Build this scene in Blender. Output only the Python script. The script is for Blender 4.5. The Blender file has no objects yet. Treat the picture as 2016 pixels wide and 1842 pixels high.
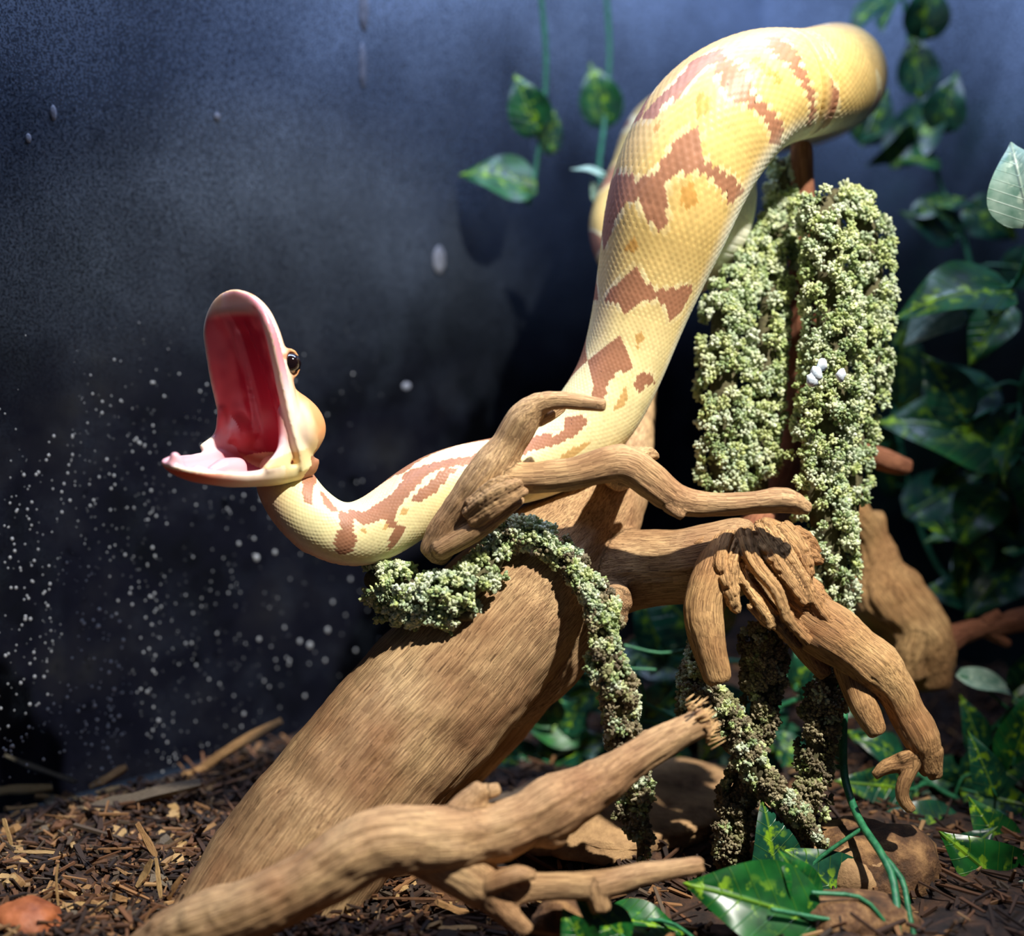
import bpy, math, random
import numpy as np
from mathutils import Vector, Matrix

random.seed(7)
RNG = np.random.default_rng(7)
SC = bpy.context.scene
COL = SC.collection

# ------------------------------------------------------------------ camera
FPX, CX, CY = 2500.0, 1008.0, 921.0          # focal length and centre in photo pixels
PITCH = math.radians(8.0)
CAM = np.array([0.0, -0.50, 0.22])
FWD = np.array([0.0, math.cos(PITCH), -math.sin(PITCH)])
UPV = np.array([0.0, math.sin(PITCH), math.cos(PITCH)])
RGT = np.array([1.0, 0.0, 0.0])
cam_data = bpy.data.cameras.new('camera')
cam_data.sensor_width = 36.0
cam_data.sensor_fit = 'HORIZONTAL'
cam_data.lens = FPX / 2016.0 * 36.0
cam_data.clip_start = 0.01
cam_data.clip_end = 20
cam_data.dof.use_dof = True
cam_data.dof.focus_distance = 0.477
cam_data.dof.aperture_fstop = 4.0
cam = bpy.data.objects.new('camera', cam_data)
COL.objects.link(cam)
cam.location = CAM
cam.rotation_euler = (math.pi / 2 - PITCH, 0, 0)
SC.camera = cam

# ------------------------------------------------------------------ world, lights, exposure
world = bpy.data.worlds.new('world')
SC.world = world
world.use_nodes = True
world.node_tree.nodes['Background'].inputs[0].default_value = (0.30, 0.42, 0.68, 1)
world.node_tree.nodes['Background'].inputs[1].default_value = 0.07


def aim(o, target):
    d = Vector(target) - o.location
    o.rotation_euler = d.to_track_quat('-Z', 'Y').to_euler()


def spot(name, loc, target, power, colour, angle, blend, radius):
    l = bpy.data.lights.new(name, 'SPOT')
    l.energy = power
    l.color = colour
    l.spot_size = math.radians(angle)
    l.spot_blend = blend
    l.shadow_soft_size = radius
    o = bpy.data.objects.new(name, l)
    COL.objects.link(o)
    o.location = loc
    aim(o, target)
    return o


def area(name, loc, target, power, colour, sx, sy):
    l = bpy.data.lights.new(name, 'AREA')
    l.shape = 'RECTANGLE'
    l.size, l.size_y = sx, sy
    l.energy = power
    l.color = colour
    o = bpy.data.objects.new(name, l)
    COL.objects.link(o)
    o.location = loc
    aim(o, target)
    return o


spot('basking_lamp', (0.29, -0.31, 0.73), (0.005, -0.02, 0.14), 47, (1.0, 0.95, 0.87), 40, 0.75, 0.009)
area('canopy_light_bar', (-0.04, 0.06, 0.62), (-0.06, 0.12, 0.0), 3.7, (0.54, 0.66, 1.0), 0.6, 0.08)

SC.view_settings.view_transform = 'Standard'
SC.view_settings.look = 'None'
SC.view_settings.gamma = 1.0
SC.view_settings.use_curve_mapping = False
SC.view_settings.exposure = 0.0
SC.cycles.use_denoising = True
SC.cycles.max_bounces = 10
SC.cycles.transparent_max_bounces = 16
SC.cycles.caustics_reflective = False
SC.cycles.caustics_refractive = False
SC.cycles.sample_clamp_indirect = 4.0


# ------------------------------------------------------------------ helpers
def P(px, py, d):
    """World point seen at photo pixel (px, py) at a distance d in front of the camera."""
    return CAM + FWD * d + RGT * ((px - CX) / FPX * d) + UPV * ((CY - py) / FPX * d)


def floor_depth(py, z=0.0):
    return (CAM[2] - z) / (math.sin(PITCH) + math.cos(PITCH) * (py - CY) / FPX)


def on_floor(px, py, z=0.0):
    return P(px, py, floor_depth(py, z))


def lin(r, g, b):
    c = np.array([r, g, b], float) / 255.0
    return np.where(c <= 0.04045, c / 12.92, ((c + 0.055) / 1.055) ** 2.4)


def lin4(*c):
    return (*lin(*c), 1.0)


def unit(v):
    v = np.asarray(v, float)
    return v / max(np.linalg.norm(v), 1e-12)


def _hash(ix, iy, iz):
    h = (ix.astype(np.int64) * 374761393 + iy.astype(np.int64) * 668265263 + iz.astype(np.int64) * 1274126177) & 0xFFFFFFFF
    h = ((h ^ (h >> 13)) * 1103515245) & 0xFFFFFFFF
    h = ((h ^ (h >> 16)) * 2654435761) & 0xFFFFFFFF
    return (h & 0xFFFFFF) / float(0x7FFFFF) - 1.0


def vnoise(p):
    p = np.asarray(p, float)
    i = np.floor(p).astype(np.int64)
    f = p - i
    u = f * f * (3 - 2 * f)
    out = 0
    for dx in (0, 1):
        wx = u[..., 0] if dx else 1 - u[..., 0]
        for dy in (0, 1):
            wy = u[..., 1] if dy else 1 - u[..., 1]
            for dz in (0, 1):
                wz = u[..., 2] if dz else 1 - u[..., 2]
                out = out + wx * wy * wz * _hash(i[..., 0] + dx, i[..., 1] + dy, i[..., 2] + dz)
    return out


def fbm(p, octaves=3):
    a, s, out = 1.0, 1.0, 0
    for k in range(octaves):
        out = out + a * vnoise(np.asarray(p) * s + 17.3 * k)
        a *= 0.5
        s *= 2.03
    return out


def smoothstep(a, b, x):
    t = np.clip((x - a) / (b - a), 0, 1)
    return t * t * (3 - 2 * t)


def catmull(pts, step):
    """Resample rows of control values (first three columns are a position) to about `step` apart."""
    pts = np.asarray(pts, float)
    n = len(pts)
    ext = np.vstack([2 * pts[0] - pts[1], pts, 2 * pts[-1] - pts[-2]])
    out = []
    for k in range(n - 1):
        p0, p1, p2, p3 = ext[k], ext[k + 1], ext[k + 2], ext[k + 3]
        m = max(2, int(np.linalg.norm(p2[:3] - p1[:3]) / step))
        t = (np.arange(m) / m)[:, None]
        out.append(0.5 * (2 * p1 + (p2 - p0) * t + (2 * p0 - 5 * p1 + 4 * p2 - p3) * t ** 2 + (3 * p1 - p0 - 3 * p2 + p3) * t ** 3))
    out.append(pts[-1][None])
    return np.vstack(out)


def chain3d(chain):
    """(px, py, d, radius px[, extra...]) rows -> (x, y, z, radius m[, extra...]) rows."""
    return np.array([[*P(c[0], c[1], c[2]), c[3] * c[2] / FPX, *c[4:]] for c in chain])


def frames(pts, first=None):
    t = np.gradient(pts, axis=0)
    t /= np.maximum(np.linalg.norm(t, axis=1), 1e-12)[:, None]
    a = np.zeros_like(pts)
    ref = np.array([0.31, -0.9, 0.3]) if first is None else np.asarray(first, float)
    for i in range(len(pts)):
        ref = ref - t[i] * ref.dot(t[i])
        if np.linalg.norm(ref) < 1e-6:
            ref = np.cross(t[i], [0, 0, 1.0]) + 1e-6
        ref = unit(ref)
        a[i] = ref
    b = np.cross(t, a)
    return t, a, b


def grid_faces(nr, ns, off=0):
    i = np.arange(nr - 1)[:, None] * ns
    j = np.arange(ns)[None]
    k = (np.arange(ns)[None] + 1) % ns
    return np.stack([i + j, i + k, i + ns + k, i + ns + j], -1).reshape(-1, 4) + off


def tube(pts, rad, ns=12, round_ends=True, lump=0.0):
    """Closed tube: returns verts and a list of face arrays."""
    pts, rad = np.asarray(pts, float), np.asarray(rad, float)
    t, a, b = frames(pts)
    if round_ends:
        k = np.array([0.35, 0.7, 0.93])
        f = np.sqrt(1 - (1 - k) ** 2)
        p0 = pts[0] - t[0] * rad[0] * (1 - k)[:, None] * 0.8
        p1 = (pts[-1] + t[-1] * rad[-1] * (1 - k)[:, None] * 0.8)[::-1]
        pts = np.vstack([p0, pts, p1])
        rad = np.concatenate([rad[0] * f, rad, (rad[-1] * f)[::-1]])
        a = np.vstack([a[:1]] * 3 + [a] + [a[-1:]] * 3)
        b = np.vstack([b[:1]] * 3 + [b] + [b[-1:]] * 3)
    th = np.arange(ns) / ns * 2 * math.pi
    v = pts[:, None] + rad[:, None, None] * (np.cos(th)[None, :, None] * a[:, None] + np.sin(th)[None, :, None] * b[:, None])
    v = v.reshape(-1, 3)
    n = len(pts)
    q = grid_faces(n, ns)
    c0, c1 = len(v), len(v) + 1
    v = np.vstack([v, pts[:1], pts[-1:]])
    j = np.arange(ns)
    k = (j + 1) % ns
    f0 = np.stack([np.full(ns, c0), k, j], -1)
    f1 = np.stack([np.full(ns, c1), (n - 1) * ns + j, (n - 1) * ns + k], -1)
    return v, [q[:, ::-1], f0[:, ::-1], f1[:, ::-1]]


def merge(parts):
    vs, fs, off = [], [], 0
    for v, fl in parts:
        vs.append(v)
        for f in fl:
            fs.append(np.asarray(f) + off)
        off += len(v)
    return np.vstack(vs), fs


def make_mesh(name, v, faces, smooth=True):
    me = bpy.data.meshes.new(name)
    v = np.asarray(v, np.float32)
    faces = [np.asarray(f, np.int32) for f in faces if len(f)]
    counts = np.concatenate([np.full(len(f), f.shape[1], np.int32) for f in faces])
    loops = np.concatenate([f.ravel() for f in faces])
    me.vertices.add(len(v))
    me.vertices.foreach_set('co', v.ravel())
    me.loops.add(len(loops))
    me.loops.foreach_set('vertex_index', loops)
    me.polygons.add(len(counts))
    starts = np.concatenate([[0], np.cumsum(counts)[:-1]]).astype(np.int32)
    me.polygons.foreach_set('loop_start', starts)
    me.polygons.foreach_set('loop_total', counts)
    me.polygons.foreach_set('use_smooth', np.full(len(counts), smooth, bool))
    me.update(calc_edges=True)
    me.validate()
    return me


def colour_attr(me, name, rgb):
    at = me.color_attributes.new(name, 'FLOAT_COLOR', 'POINT')
    c = np.ones((len(me.vertices), 4), np.float32)
    c[:, :3] = rgb
    at.data.foreach_set('color', c.ravel())


def vec_attr(me, name, v):
    at = me.attributes.new(name, 'FLOAT_VECTOR', 'POINT')
    at.data.foreach_set('vector', np.asarray(v, np.float32).ravel())


def link(name, me, mat=None, parent=None, **props):
    o = bpy.data.objects.new(name, me)
    COL.objects.link(o)
    if mat is not None and me is not None and not me.materials:
        me.materials.append(mat)
    if parent is not None:
        o.parent = parent
    for k, val in props.items():
        if val is not None:
            o[k] = val
    return o


def empty(name, loc, **props):
    """An Empty at a thing's base; parts keep world coordinates, so the inverse is stored."""
    o = link(name, None, **props)
    o.location = Vector([float(x) for x in loc])
    o.empty_display_size = 0.01
    return o


def adopt(parent, child):
    child.parent = parent
    child.matrix_parent_inverse = Matrix.Translation(-parent.location)
    return child


# ------------------------------------------------------------------ materials
def new_mat(name):
    m = bpy.data.materials.new(name)
    m.use_nodes = True
    nt = m.node_tree
    nt.nodes.clear()
    out = nt.nodes.new('ShaderNodeOutputMaterial')
    return m, nt, out


def node(nt, kind, ins=None, **props):
    n = nt.nodes.new(kind)
    for k, v in props.items():
        setattr(n, k, v)
    for k, v in (ins or {}).items():
        if isinstance(v, bpy.types.NodeSocket):
            nt.links.new(v, n.inputs[k])
        else:
            n.inputs[k].default_value = v
    return n


def ramp(nt, fac, stops):
    r = node(nt, 'ShaderNodeValToRGB', {'Fac': fac})
    e = r.color_ramp.elements
    while len(e) < len(stops):
        e.new(0.5)
    for el, (p, c) in zip(e, stops):
        el.position = p
        el.color = c
    return r.outputs['Color']


def mixc(nt, fac, a, b, mode='MIX'):
    n = node(nt, 'ShaderNodeMix', data_type='RGBA', blend_type=mode)
    for i, v in ((0, fac), (6, a), (7, b)):
        if isinstance(v, bpy.types.NodeSocket):
            nt.links.new(v, n.inputs[i])
        else:
            n.inputs[i].default_value = v
    return n.outputs[2]


def maths(nt, op, a, b=0.0, clamp=False):
    n = node(nt, 'ShaderNodeMath', operation=op, use_clamp=clamp)
    for i, v in ((0, a), (1, b)):
        if isinstance(v, bpy.types.NodeSocket):
            nt.links.new(v, n.inputs[i])
        else:
            n.inputs[i].default_value = v
    return n.outputs[0]


def principled(nt, out, base, rough=0.6, **ins):
    b = node(nt, 'ShaderNodeBsdfPrincipled', {'Roughness': rough})
    if isinstance(base, bpy.types.NodeSocket):
        nt.links.new(base, b.inputs['Base Color'])
    else:
        b.inputs['Base Color'].default_value = base
    for k, v in ins.items():
        k = k.replace('_', ' ')
        if isinstance(v, bpy.types.NodeSocket):
            nt.links.new(v, b.inputs[k])
        else:
            b.inputs[k].default_value = v
    nt.links.new(b.outputs[0], out.inputs[0])
    return b


def wood_material(name, light, mid, dark, fleck=0.5):
    m, nt, out = new_mat(name)
    g = node(nt, 'ShaderNodeAttribute', attribute_name='grain').outputs['Vector']
    pos = node(nt, 'ShaderNodeNewGeometry').outputs['Position']
    n1 = node(nt, 'ShaderNodeTexNoise', {'Vector': g, 'Scale': 1700.0, 'Detail': 4.0, 'Roughness': 0.65}).outputs['Fac']
    n2 = node(nt, 'ShaderNodeTexNoise', {'Vector': pos, 'Scale': 38.0, 'Detail': 3.0}).outputs['Fac']
    n3 = node(nt, 'ShaderNodeTexNoise', {'Vector': g, 'Scale': 3000.0, 'Detail': 2.0}).outputs['Fac']
    n4 = node(nt, 'ShaderNodeTexNoise', {'Vector': pos, 'Scale': 17.0, 'Detail': 4.0, 'Distortion': 0.6}).outputs['Fac']
    base = ramp(nt, n2, [(0.3, mid), (0.62, light)])
    base = mixc(nt, maths(nt, 'MULTIPLY', ramp(nt, n4, [(0.46, (0, 0, 0, 1)), (0.66, (1, 1, 1, 1))]), 0.42), base, mixc(nt, 0.5, mid, lin4(138, 88, 62)))
    col = mixc(nt, maths(nt, 'MULTIPLY', ramp(nt, n1, [(0.40, (1, 1, 1, 1)), (0.58, (0, 0, 0, 1))]), 0.62), base, dark)
    col = mixc(nt, maths(nt, 'MULTIPLY', ramp(nt, n3, [(0.33, (1, 1, 1, 1)), (0.42, (0, 0, 0, 1))]), fleck), col, lin4(58, 34, 20))
    h = maths(nt, 'ADD', n1, maths(nt, 'MULTIPLY', n3, 0.6))
    bump = node(nt, 'ShaderNodeBump', {'Strength': 0.9, 'Distance': 0.0009, 'Height': h}).outputs[0]
    principled(nt, out, col, 0.72, Normal=bump, Specular_IOR_Level=0.25)
    return m


def attr_material(name, attr='tint', rough=0.6, noise=0.0, scale=600.0, bump=0.0, **ins):
    m, nt, out = new_mat(name)
    c = node(nt, 'ShaderNodeAttribute', attribute_name=attr).outputs['Color']
    kw = dict(ins)
    if noise or bump:
        pos = node(nt, 'ShaderNodeTexCoord').outputs['Object']
        n = node(nt, 'ShaderNodeTexNoise', {'Vector': pos, 'Scale': scale, 'Detail': 3.0}).outputs['Fac']
        if noise:
            v = ramp(nt, n, [(0.3, (1 - noise,) * 3 + (1,)), (0.7, (1 + noise * 0.3,) * 3 + (1,))])
            c = mixc(nt, 1.0, c, v, 'MULTIPLY')
        if bump:
            kw['Normal'] = node(nt, 'ShaderNodeBump', {'Strength': bump, 'Distance': 0.0006, 'Height': n}).outputs[0]
    principled(nt, out, c, rough, **kw)
    return m


def noise_material(name, stops, scale, rough=0.8, bump=0.4, dist=0.001, detail=5.0, stretch=None, coords='Object', **ins):
    m, nt, out = new_mat(name)
    co = node(nt, 'ShaderNodeTexCoord').outputs[coords]
    if stretch:
        co = node(nt, 'ShaderNodeMapping', {'Vector': co, 'Scale': stretch}).outputs[0]
    n = node(nt, 'ShaderNodeTexNoise', {'Vector': co, 'Scale': scale, 'Detail': detail, 'Roughness': 0.65}).outputs['Fac']
    c = ramp(nt, n, stops)
    b = node(nt, 'ShaderNodeBump', {'Strength': bump, 'Distance': dist, 'Height': n}).outputs[0]
    principled(nt, out, c, rough, Normal=b, **ins)
    return m


MAT = {}
MAT['trunk_wood'] = wood_material('trunk_wood', lin4(222, 186, 136), lin4(176, 134, 94), lin4(108, 72, 48), 0.7)
MAT['branch_wood'] = wood_material('branch_wood', lin4(222, 184, 134), lin4(184, 140, 98), lin4(112, 76, 52), 0.55)
MAT['root_wood'] = wood_material('root_wood', lin4(224, 182, 124), lin4(184, 136, 88), lin4(94, 60, 38), 0.6)
MAT['red_wood'] = wood_material('red_wood', lin4(176, 118, 86), lin4(146, 92, 66), lin4(100, 60, 44), 0.4)
MAT['fibre'] = noise_material('fibre', [(0.3, lin4(176, 130, 84)), (0.7, lin4(226, 190, 132))], 900, 0.8)


def backdrop_material(name, stops):
    m, nt, out = new_mat(name)
    co = node(nt, 'ShaderNodeTexCoord').outputs['Object']
    n = node(nt, 'ShaderNodeTexNoise', {'Vector': co, 'Scale': 17.0, 'Detail': 5.0, 'Roughness': 0.6}).outputs['Fac']
    principled(nt, out, ramp(nt, n, stops), 0.9, Specular_IOR_Level=0.1)
    return m


MAT['backdrop'] = backdrop_material('backdrop', [(0.32, lin4(3, 4, 10)), (0.5, lin4(14, 14, 28)), (0.62, lin4(28, 27, 36)), (0.75, lin4(48, 46, 46))])
MAT['backdrop_green'] = backdrop_material('backdrop_green', [(0.3, lin4(5, 10, 16)), (0.5, lin4(16, 30, 30)), (0.64, lin4(30, 58, 46)), (0.8, lin4(70, 90, 70))])


def glass_material():
    m, nt, out = new_mat('tank_glass')
    tr = node(nt, 'ShaderNodeBsdfTransparent', {'Color': (0.93, 0.96, 0.97, 1)})
    gl = node(nt, 'ShaderNodeBsdfGlossy', {'Roughness': 0.35})
    fr = node(nt, 'ShaderNodeFresnel', {'IOR': 1.12})
    mx = node(nt, 'ShaderNodeMixShader', {0: fr.outputs[0], 1: tr.outputs[0], 2: gl.outputs[0]})
    nt.links.new(mx.outputs[0], out.inputs[0])
    return m


MAT['glass'] = glass_material()


def mist_material(low, high, amount):
    """Condensation film: scatters light where the fine drops have settled, clear elsewhere."""
    m, nt, out = new_mat('condensation')
    co = node(nt, 'ShaderNodeTexCoord').outputs['Object']
    sep = node(nt, 'ShaderNodeSeparateXYZ', {0: co})
    big = node(nt, 'ShaderNodeTexNoise', {'Vector': co, 'Scale': 11.0, 'Detail': 3.0}).outputs['Fac']
    fine = node(nt, 'ShaderNodeTexNoise', {'Vector': co, 'Scale': 1100.0, 'Detail': 1.0}).outputs['Fac']
    mid = node(nt, 'ShaderNodeTexNoise', {'Vector': co, 'Scale': 45.0, 'Detail': 4.0}).outputs['Fac']
    h = node(nt, 'ShaderNodeMapRange', {0: sep.outputs[2], 1: low, 2: high, 3: 0.0, 4: 1.0}).outputs[0]
    h = maths(nt, 'POWER', h, 1.7)
    h = maths(nt, 'MULTIPLY', h, node(nt, 'ShaderNodeMapRange', {0: big, 1: 0.3, 2: 0.7, 3: 0.45, 4: 1.25}).outputs[0])
    h = maths(nt, 'ADD', h, node(nt, 'ShaderNodeMapRange', {0: mid, 1: 0.45, 2: 0.75, 3: 0.002, 4: 0.028}).outputs[0])
    h = maths(nt, 'MULTIPLY', h, node(nt, 'ShaderNodeMapRange', {0: fine, 1: 0.32, 2: 0.68, 3: 0.35, 4: 1.65}).outputs[0])
    h = maths(nt, 'MULTIPLY', h, amount, clamp=True)
    tr = node(nt, 'ShaderNodeBsdfTransparent')
    di = node(nt, 'ShaderNodeBsdfDiffuse', {'Color': (0.52, 0.68, 0.95, 1)})
    tl = node(nt, 'ShaderNodeBsdfTranslucent', {'Color': (0.52, 0.68, 0.95, 1)})
    sc = node(nt, 'ShaderNodeMixShader', {0: 0.4, 1: di.outputs[0], 2: tl.outputs[0]})
    mx = node(nt, 'ShaderNodeMixShader', {0: h, 1: tr.outputs[0], 2: sc.outputs[0]})
    nt.links.new(mx.outputs[0], out.inputs[0])
    return m


def droplet_material():
    m, nt, out = new_mat('water_drop')
    principled(nt, out, (0.9, 0.95, 1, 1), 0.12, IOR=1.33, Transmission_Weight=0.7)
    return m


MAT['drop'] = droplet_material()
MAT['drip_glint'] = noise_material('drip_glint', [(0.3, lin4(96, 102, 116)), (0.7, lin4(140, 146, 160))], 300, 0.6)  # pale tone stands in for reflections in the water drips


# ------------------------------------------------------------------ the tank: floor and two glass sides meeting behind the snake
def dfn(px, a, b):
    """Depth where the vertical plane y = a + b*x (plan view, camera distance axis) is seen in pixel column px."""
    return a / (1 - b * (px - CX) / FPX)


CORNER = np.array([0.160, 0.340])
DIR_L = unit([-1.0, -0.90])
DIR_B = unit([0.90, -1.0])
PANE_TOP = 0.52


def pane_quad(a, b, z0, z1, thick, inward):
    """Thin box standing between plan points a and b."""
    n = np.array([inward[0], inward[1], 0.0]) * thick
    c = [np.array([a[0], a[1], z0]), np.array([b[0], b[1], z0]), np.array([b[0], b[1], z1]), np.array([a[0], a[1], z1])]
    v = np.array(c + [x + n for x in c])
    f = [[0, 1, 2, 3], [7, 6, 5, 4], [0, 4, 5, 1], [1, 5, 6, 2], [2, 6, 7, 3], [3, 7, 4, 0]]
    return v, [np.array(f)]


def tank_side(name, end, inward, backmat, fog):
    v, f = pane_quad(CORNER - inward * 0.055 + (CORNER - end) / np.linalg.norm(CORNER - end) * 0.065, end - inward * 0.055, -0.02, PANE_TOP + 0.1, -0.006, inward)
    back = link(name, make_mesh(name, v, f, False), backmat, kind='structure')
    v, f = pane_quad(CORNER, end, -0.02, PANE_TOP, -0.005, inward)
    g = link('glass_pane', make_mesh('glass_pane', v, f, False), MAT['glass'])
    g.parent = back
    a, b = CORNER + inward * 0.0006, end + inward * 0.0006
    v = np.array([[a[0], a[1], 0.0], [b[0], b[1], 0.0], [b[0], b[1], PANE_TOP], [a[0], a[1], PANE_TOP]])
    s = link('condensation_film', make_mesh('condensation_film', v, [np.array([[0, 1, 2, 3]])], False), fog, kind='stuff')
    s.parent = g
    return back, g


IN_L = unit([0.90, -1.0])
IN_B = unit([-1.0, -0.90])
END_L = CORNER + DIR_L * 0.75
END_B = CORNER + DIR_B * 0.62
wall_l, pane_l = tank_side('wall_left', END_L, IN_L, MAT['backdrop'], mist_material(0.16, 0.38, 0.72))
wall_b, pane_b = tank_side('wall_back', END_B, IN_B, MAT['backdrop_green'], mist_material(0.17, 0.42, 0.8))


def pane_point(px, py):
    """Where the left pane is seen at a pixel."""
    ray = FWD + RGT * (px - CX) / FPX + UPV * (CY - py) / FPX
    n = np.array([IN_L[0], IN_L[1], 0])
    c = np.array([CORNER[0], CORNER[1], 0]) + n * 0.0008
    return CAM + ray * ((c - CAM).dot(n) / ray.dot(n))


ICO = None


def ico():
    global ICO
    if ICO is None:
        p = (1 + 5 ** 0.5) / 2
        v = np.array([[-1, p, 0], [1, p, 0], [-1, -p, 0], [1, -p, 0], [0, -1, p], [0, 1, p], [0, -1, -p], [0, 1, -p], [p, 0, -1], [p, 0, 1], [-p, 0, -1], [-p, 0, 1]], float)
        v /= np.linalg.norm(v[0])
        f = np.array([[0, 11, 5], [0, 5, 1], [0, 1, 7], [0, 7, 10], [0, 10, 11], [1, 5, 9], [5, 11, 4], [11, 10, 2], [10, 7, 6], [7, 1, 8],
                      [3, 9, 4], [3, 4, 2], [3, 2, 6], [3, 6, 8], [3, 8, 9], [4, 9, 5], [2, 4, 11], [6, 2, 10], [8, 6, 7], [9, 8, 1]])
        ICO = v, f
    return ICO


def ico2():
    v, f = ico()
    vl = [tuple(x) for x in v]
    cache, out = {}, []

    def midp(a, b):
        k = (min(a, b), max(a, b))
        if k not in cache:
            m = unit((np.array(vl[a]) + np.array(vl[b])) / 2)
            vl.append(tuple(m))
            cache[k] = len(vl) - 1
        return cache[k]
    for a, b, c in f:
        x, y, z = midp(a, b), midp(b, c), midp(c, a)
        out += [[a, x, z], [b, y, x], [c, z, y], [x, y, z]]
    return np.array(vl), np.array(out)


def build_droplets():
    v0, f0 = ico2()
    pts, rad = [], []
    n = 0
    while n < 1000:
        px, py = RNG.uniform(-60, 760), RNG.uniform(620, 1560)
        dens = math.exp(-((px - 260) / 300.0) ** 2) * min(1, (py - 620) / 220.0) * (0.4 + 0.6 * (fbm(np.array([[px / 120, py / 120, 3.0]]), 2)[0] > -0.25))
        if py < 830 and px < 150:
            dens *= 0.15
        if RNG.random() > dens + 0.03:
            continue
        pts.append(pane_point(px, py))
        rad.append((0.8 + 2.6 * RNG.random() ** 2.6) * 0.5 * 0.00022 * 1.75)
        n += 1
    # columns of drops running down the pane
    for cx, y0, y1, k in ((55, 900, 1450, 26), (20, 880, 1500, 20), (205, 1180, 1560, 28), (230, 1200, 1480, 18), (90, 1130, 1400, 16), (300, 1000, 1400, 16), (165, 1100, 1560, 14)):
        for _ in range(k):
            pts.append(pane_point(cx + RNG.normal(0, 9), RNG.uniform(y0, y1)))
            rad.append(RNG.uniform(1.4, 3.4) * 0.00022)
    # heavier drops far along the pane, out of focus in the picture
    for px, py, r in ((505, 1098, 7), (541, 1087, 5), (655, 1185, 4), (645, 1240, 6), (610, 1270, 7), (590, 1262, 5), (510, 1258, 4.5), (700, 1280, 4), (560, 1235, 3.5), (480, 1405, 4), (312, 1418, 4), (600, 1370, 4), (520, 1340, 3),
                      (470, 1070, 4), (500, 1060, 3.5), (690, 1140, 4), (640, 1300, 4), (570, 1300, 3.5)):
        pts.append(pane_point(px, py))
        rad.append(r * 0.00022)
    pts, rad = np.array(pts), np.array(rad)
    nrm = np.array([IN_L[0], IN_L[1], 0])
    tan = np.array([-nrm[1], nrm[0], 0])
    loc = v0[:, 0:1] * tan + v0[:, 2:3] * np.array([0, 0, 1.15]) + v0[:, 1:2] * nrm * 0.55
    v = (pts[:, None] + rad[:, None, None] * loc[None]).reshape(-1, 3)
    f = (f0[None] + (np.arange(len(pts)) * len(v0))[:, None, None]).reshape(-1, 3)
    o = link('water_droplets', make_mesh('water_droplets', v, [f]), MAT['drop'], pane_l, kind='stuff')
    # water drips on the far glass, their bright reflections put into pale colour
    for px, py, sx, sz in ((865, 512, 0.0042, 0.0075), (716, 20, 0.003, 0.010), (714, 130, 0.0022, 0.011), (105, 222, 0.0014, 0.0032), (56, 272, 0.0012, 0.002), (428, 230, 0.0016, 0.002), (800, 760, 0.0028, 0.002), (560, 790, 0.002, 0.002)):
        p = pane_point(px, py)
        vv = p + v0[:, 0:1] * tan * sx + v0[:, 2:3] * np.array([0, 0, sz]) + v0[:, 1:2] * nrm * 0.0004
        link('drip_reflection', make_mesh('drip_reflection', vv, [f0]), MAT['drip_glint'], pane_l)


build_droplets()


# floor of damp bark mulch
def floor_height(x, y):
    p = np.stack([np.asarray(x, float) * 16, np.asarray(y, float) * 16, np.zeros_like(np.asarray(x, float))], -1)
    q = np.stack([np.asarray(x, float) * 90, np.asarray(y, float) * 90, np.ones_like(np.asarray(x, float))], -1)
    return 0.006 * fbm(p, 2) + 0.0022 * fbm(q, 3)


def build_floor():
    nx, ny = 330, 260
    x = np.linspace(-0.50, 0.62, nx)
    y = np.linspace(-0.22, 0.46, ny)
    X, Y = np.meshgrid(x, y)
    Z = floor_height(X, Y)
    v = np.stack([X, Y, Z], -1).reshape(-1, 3)
    i = np.arange(ny - 1)[:, None] * nx + np.arange(nx - 1)[None]
    q = np.stack([i, i + 1, i + nx + 1, i + nx], -1).reshape(-1, 4)
    # keep only what lies inside the tank
    cen = v[q].mean(1)[:, :2] - CORNER
    keep = (cen @ IN_L > -0.004) & (cen @ IN_B > -0.004)
    m = noise_material('mulch', [(0.3, lin4(14, 10, 8)), (0.46, lin4(40, 27, 20)), (0.6, lin4(74, 50, 34)), (0.78, lin4(130, 94, 62))], 85, 0.9, 0.9, 0.003, 8.0)
    return link('floor', make_mesh('floor', v, [q[keep]]), m, kind='structure')


FLOOR = build_floor()

# ------------------------------------------------------------------ driftwood
def voxel_union(v, faces, voxel):
    me = make_mesh('tmp_union', v, faces)
    o = link('tmp_union', me)
    md = o.modifiers.new('r', 'REMESH')
    md.mode = 'VOXEL'
    md.voxel_size = voxel
    bpy.context.view_layer.update()
    dg = bpy.context.evaluated_depsgraph_get()
    ev = bpy.data.meshes.new_from_object(o.evaluated_get(dg))
    nv, nl, npg = len(ev.vertices), len(ev.loops), len(ev.polygons)
    co = np.empty(nv * 3, np.float32)
    ev.vertices.foreach_get('co', co)
    tot = np.empty(npg, np.int32)
    ev.polygons.foreach_get('loop_total', tot)
    lv = np.empty(nl, np.int32)
    ev.loops.foreach_get('vertex_index', lv)
    st = np.concatenate([[0], np.cumsum(tot)[:-1]])
    q = lv[st[tot == 4][:, None] + np.arange(4)] if (tot == 4).any() else np.zeros((0, 4), int)
    t = lv[st[tot == 3][:, None] + np.arange(3)] if (tot == 3).any() else np.zeros((0, 3), int)
    bpy.data.objects.remove(o)
    bpy.data.meshes.remove(me)
    bpy.data.meshes.remove(ev)
    return co.reshape(-1, 3).astype(float), [q, t]


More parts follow.
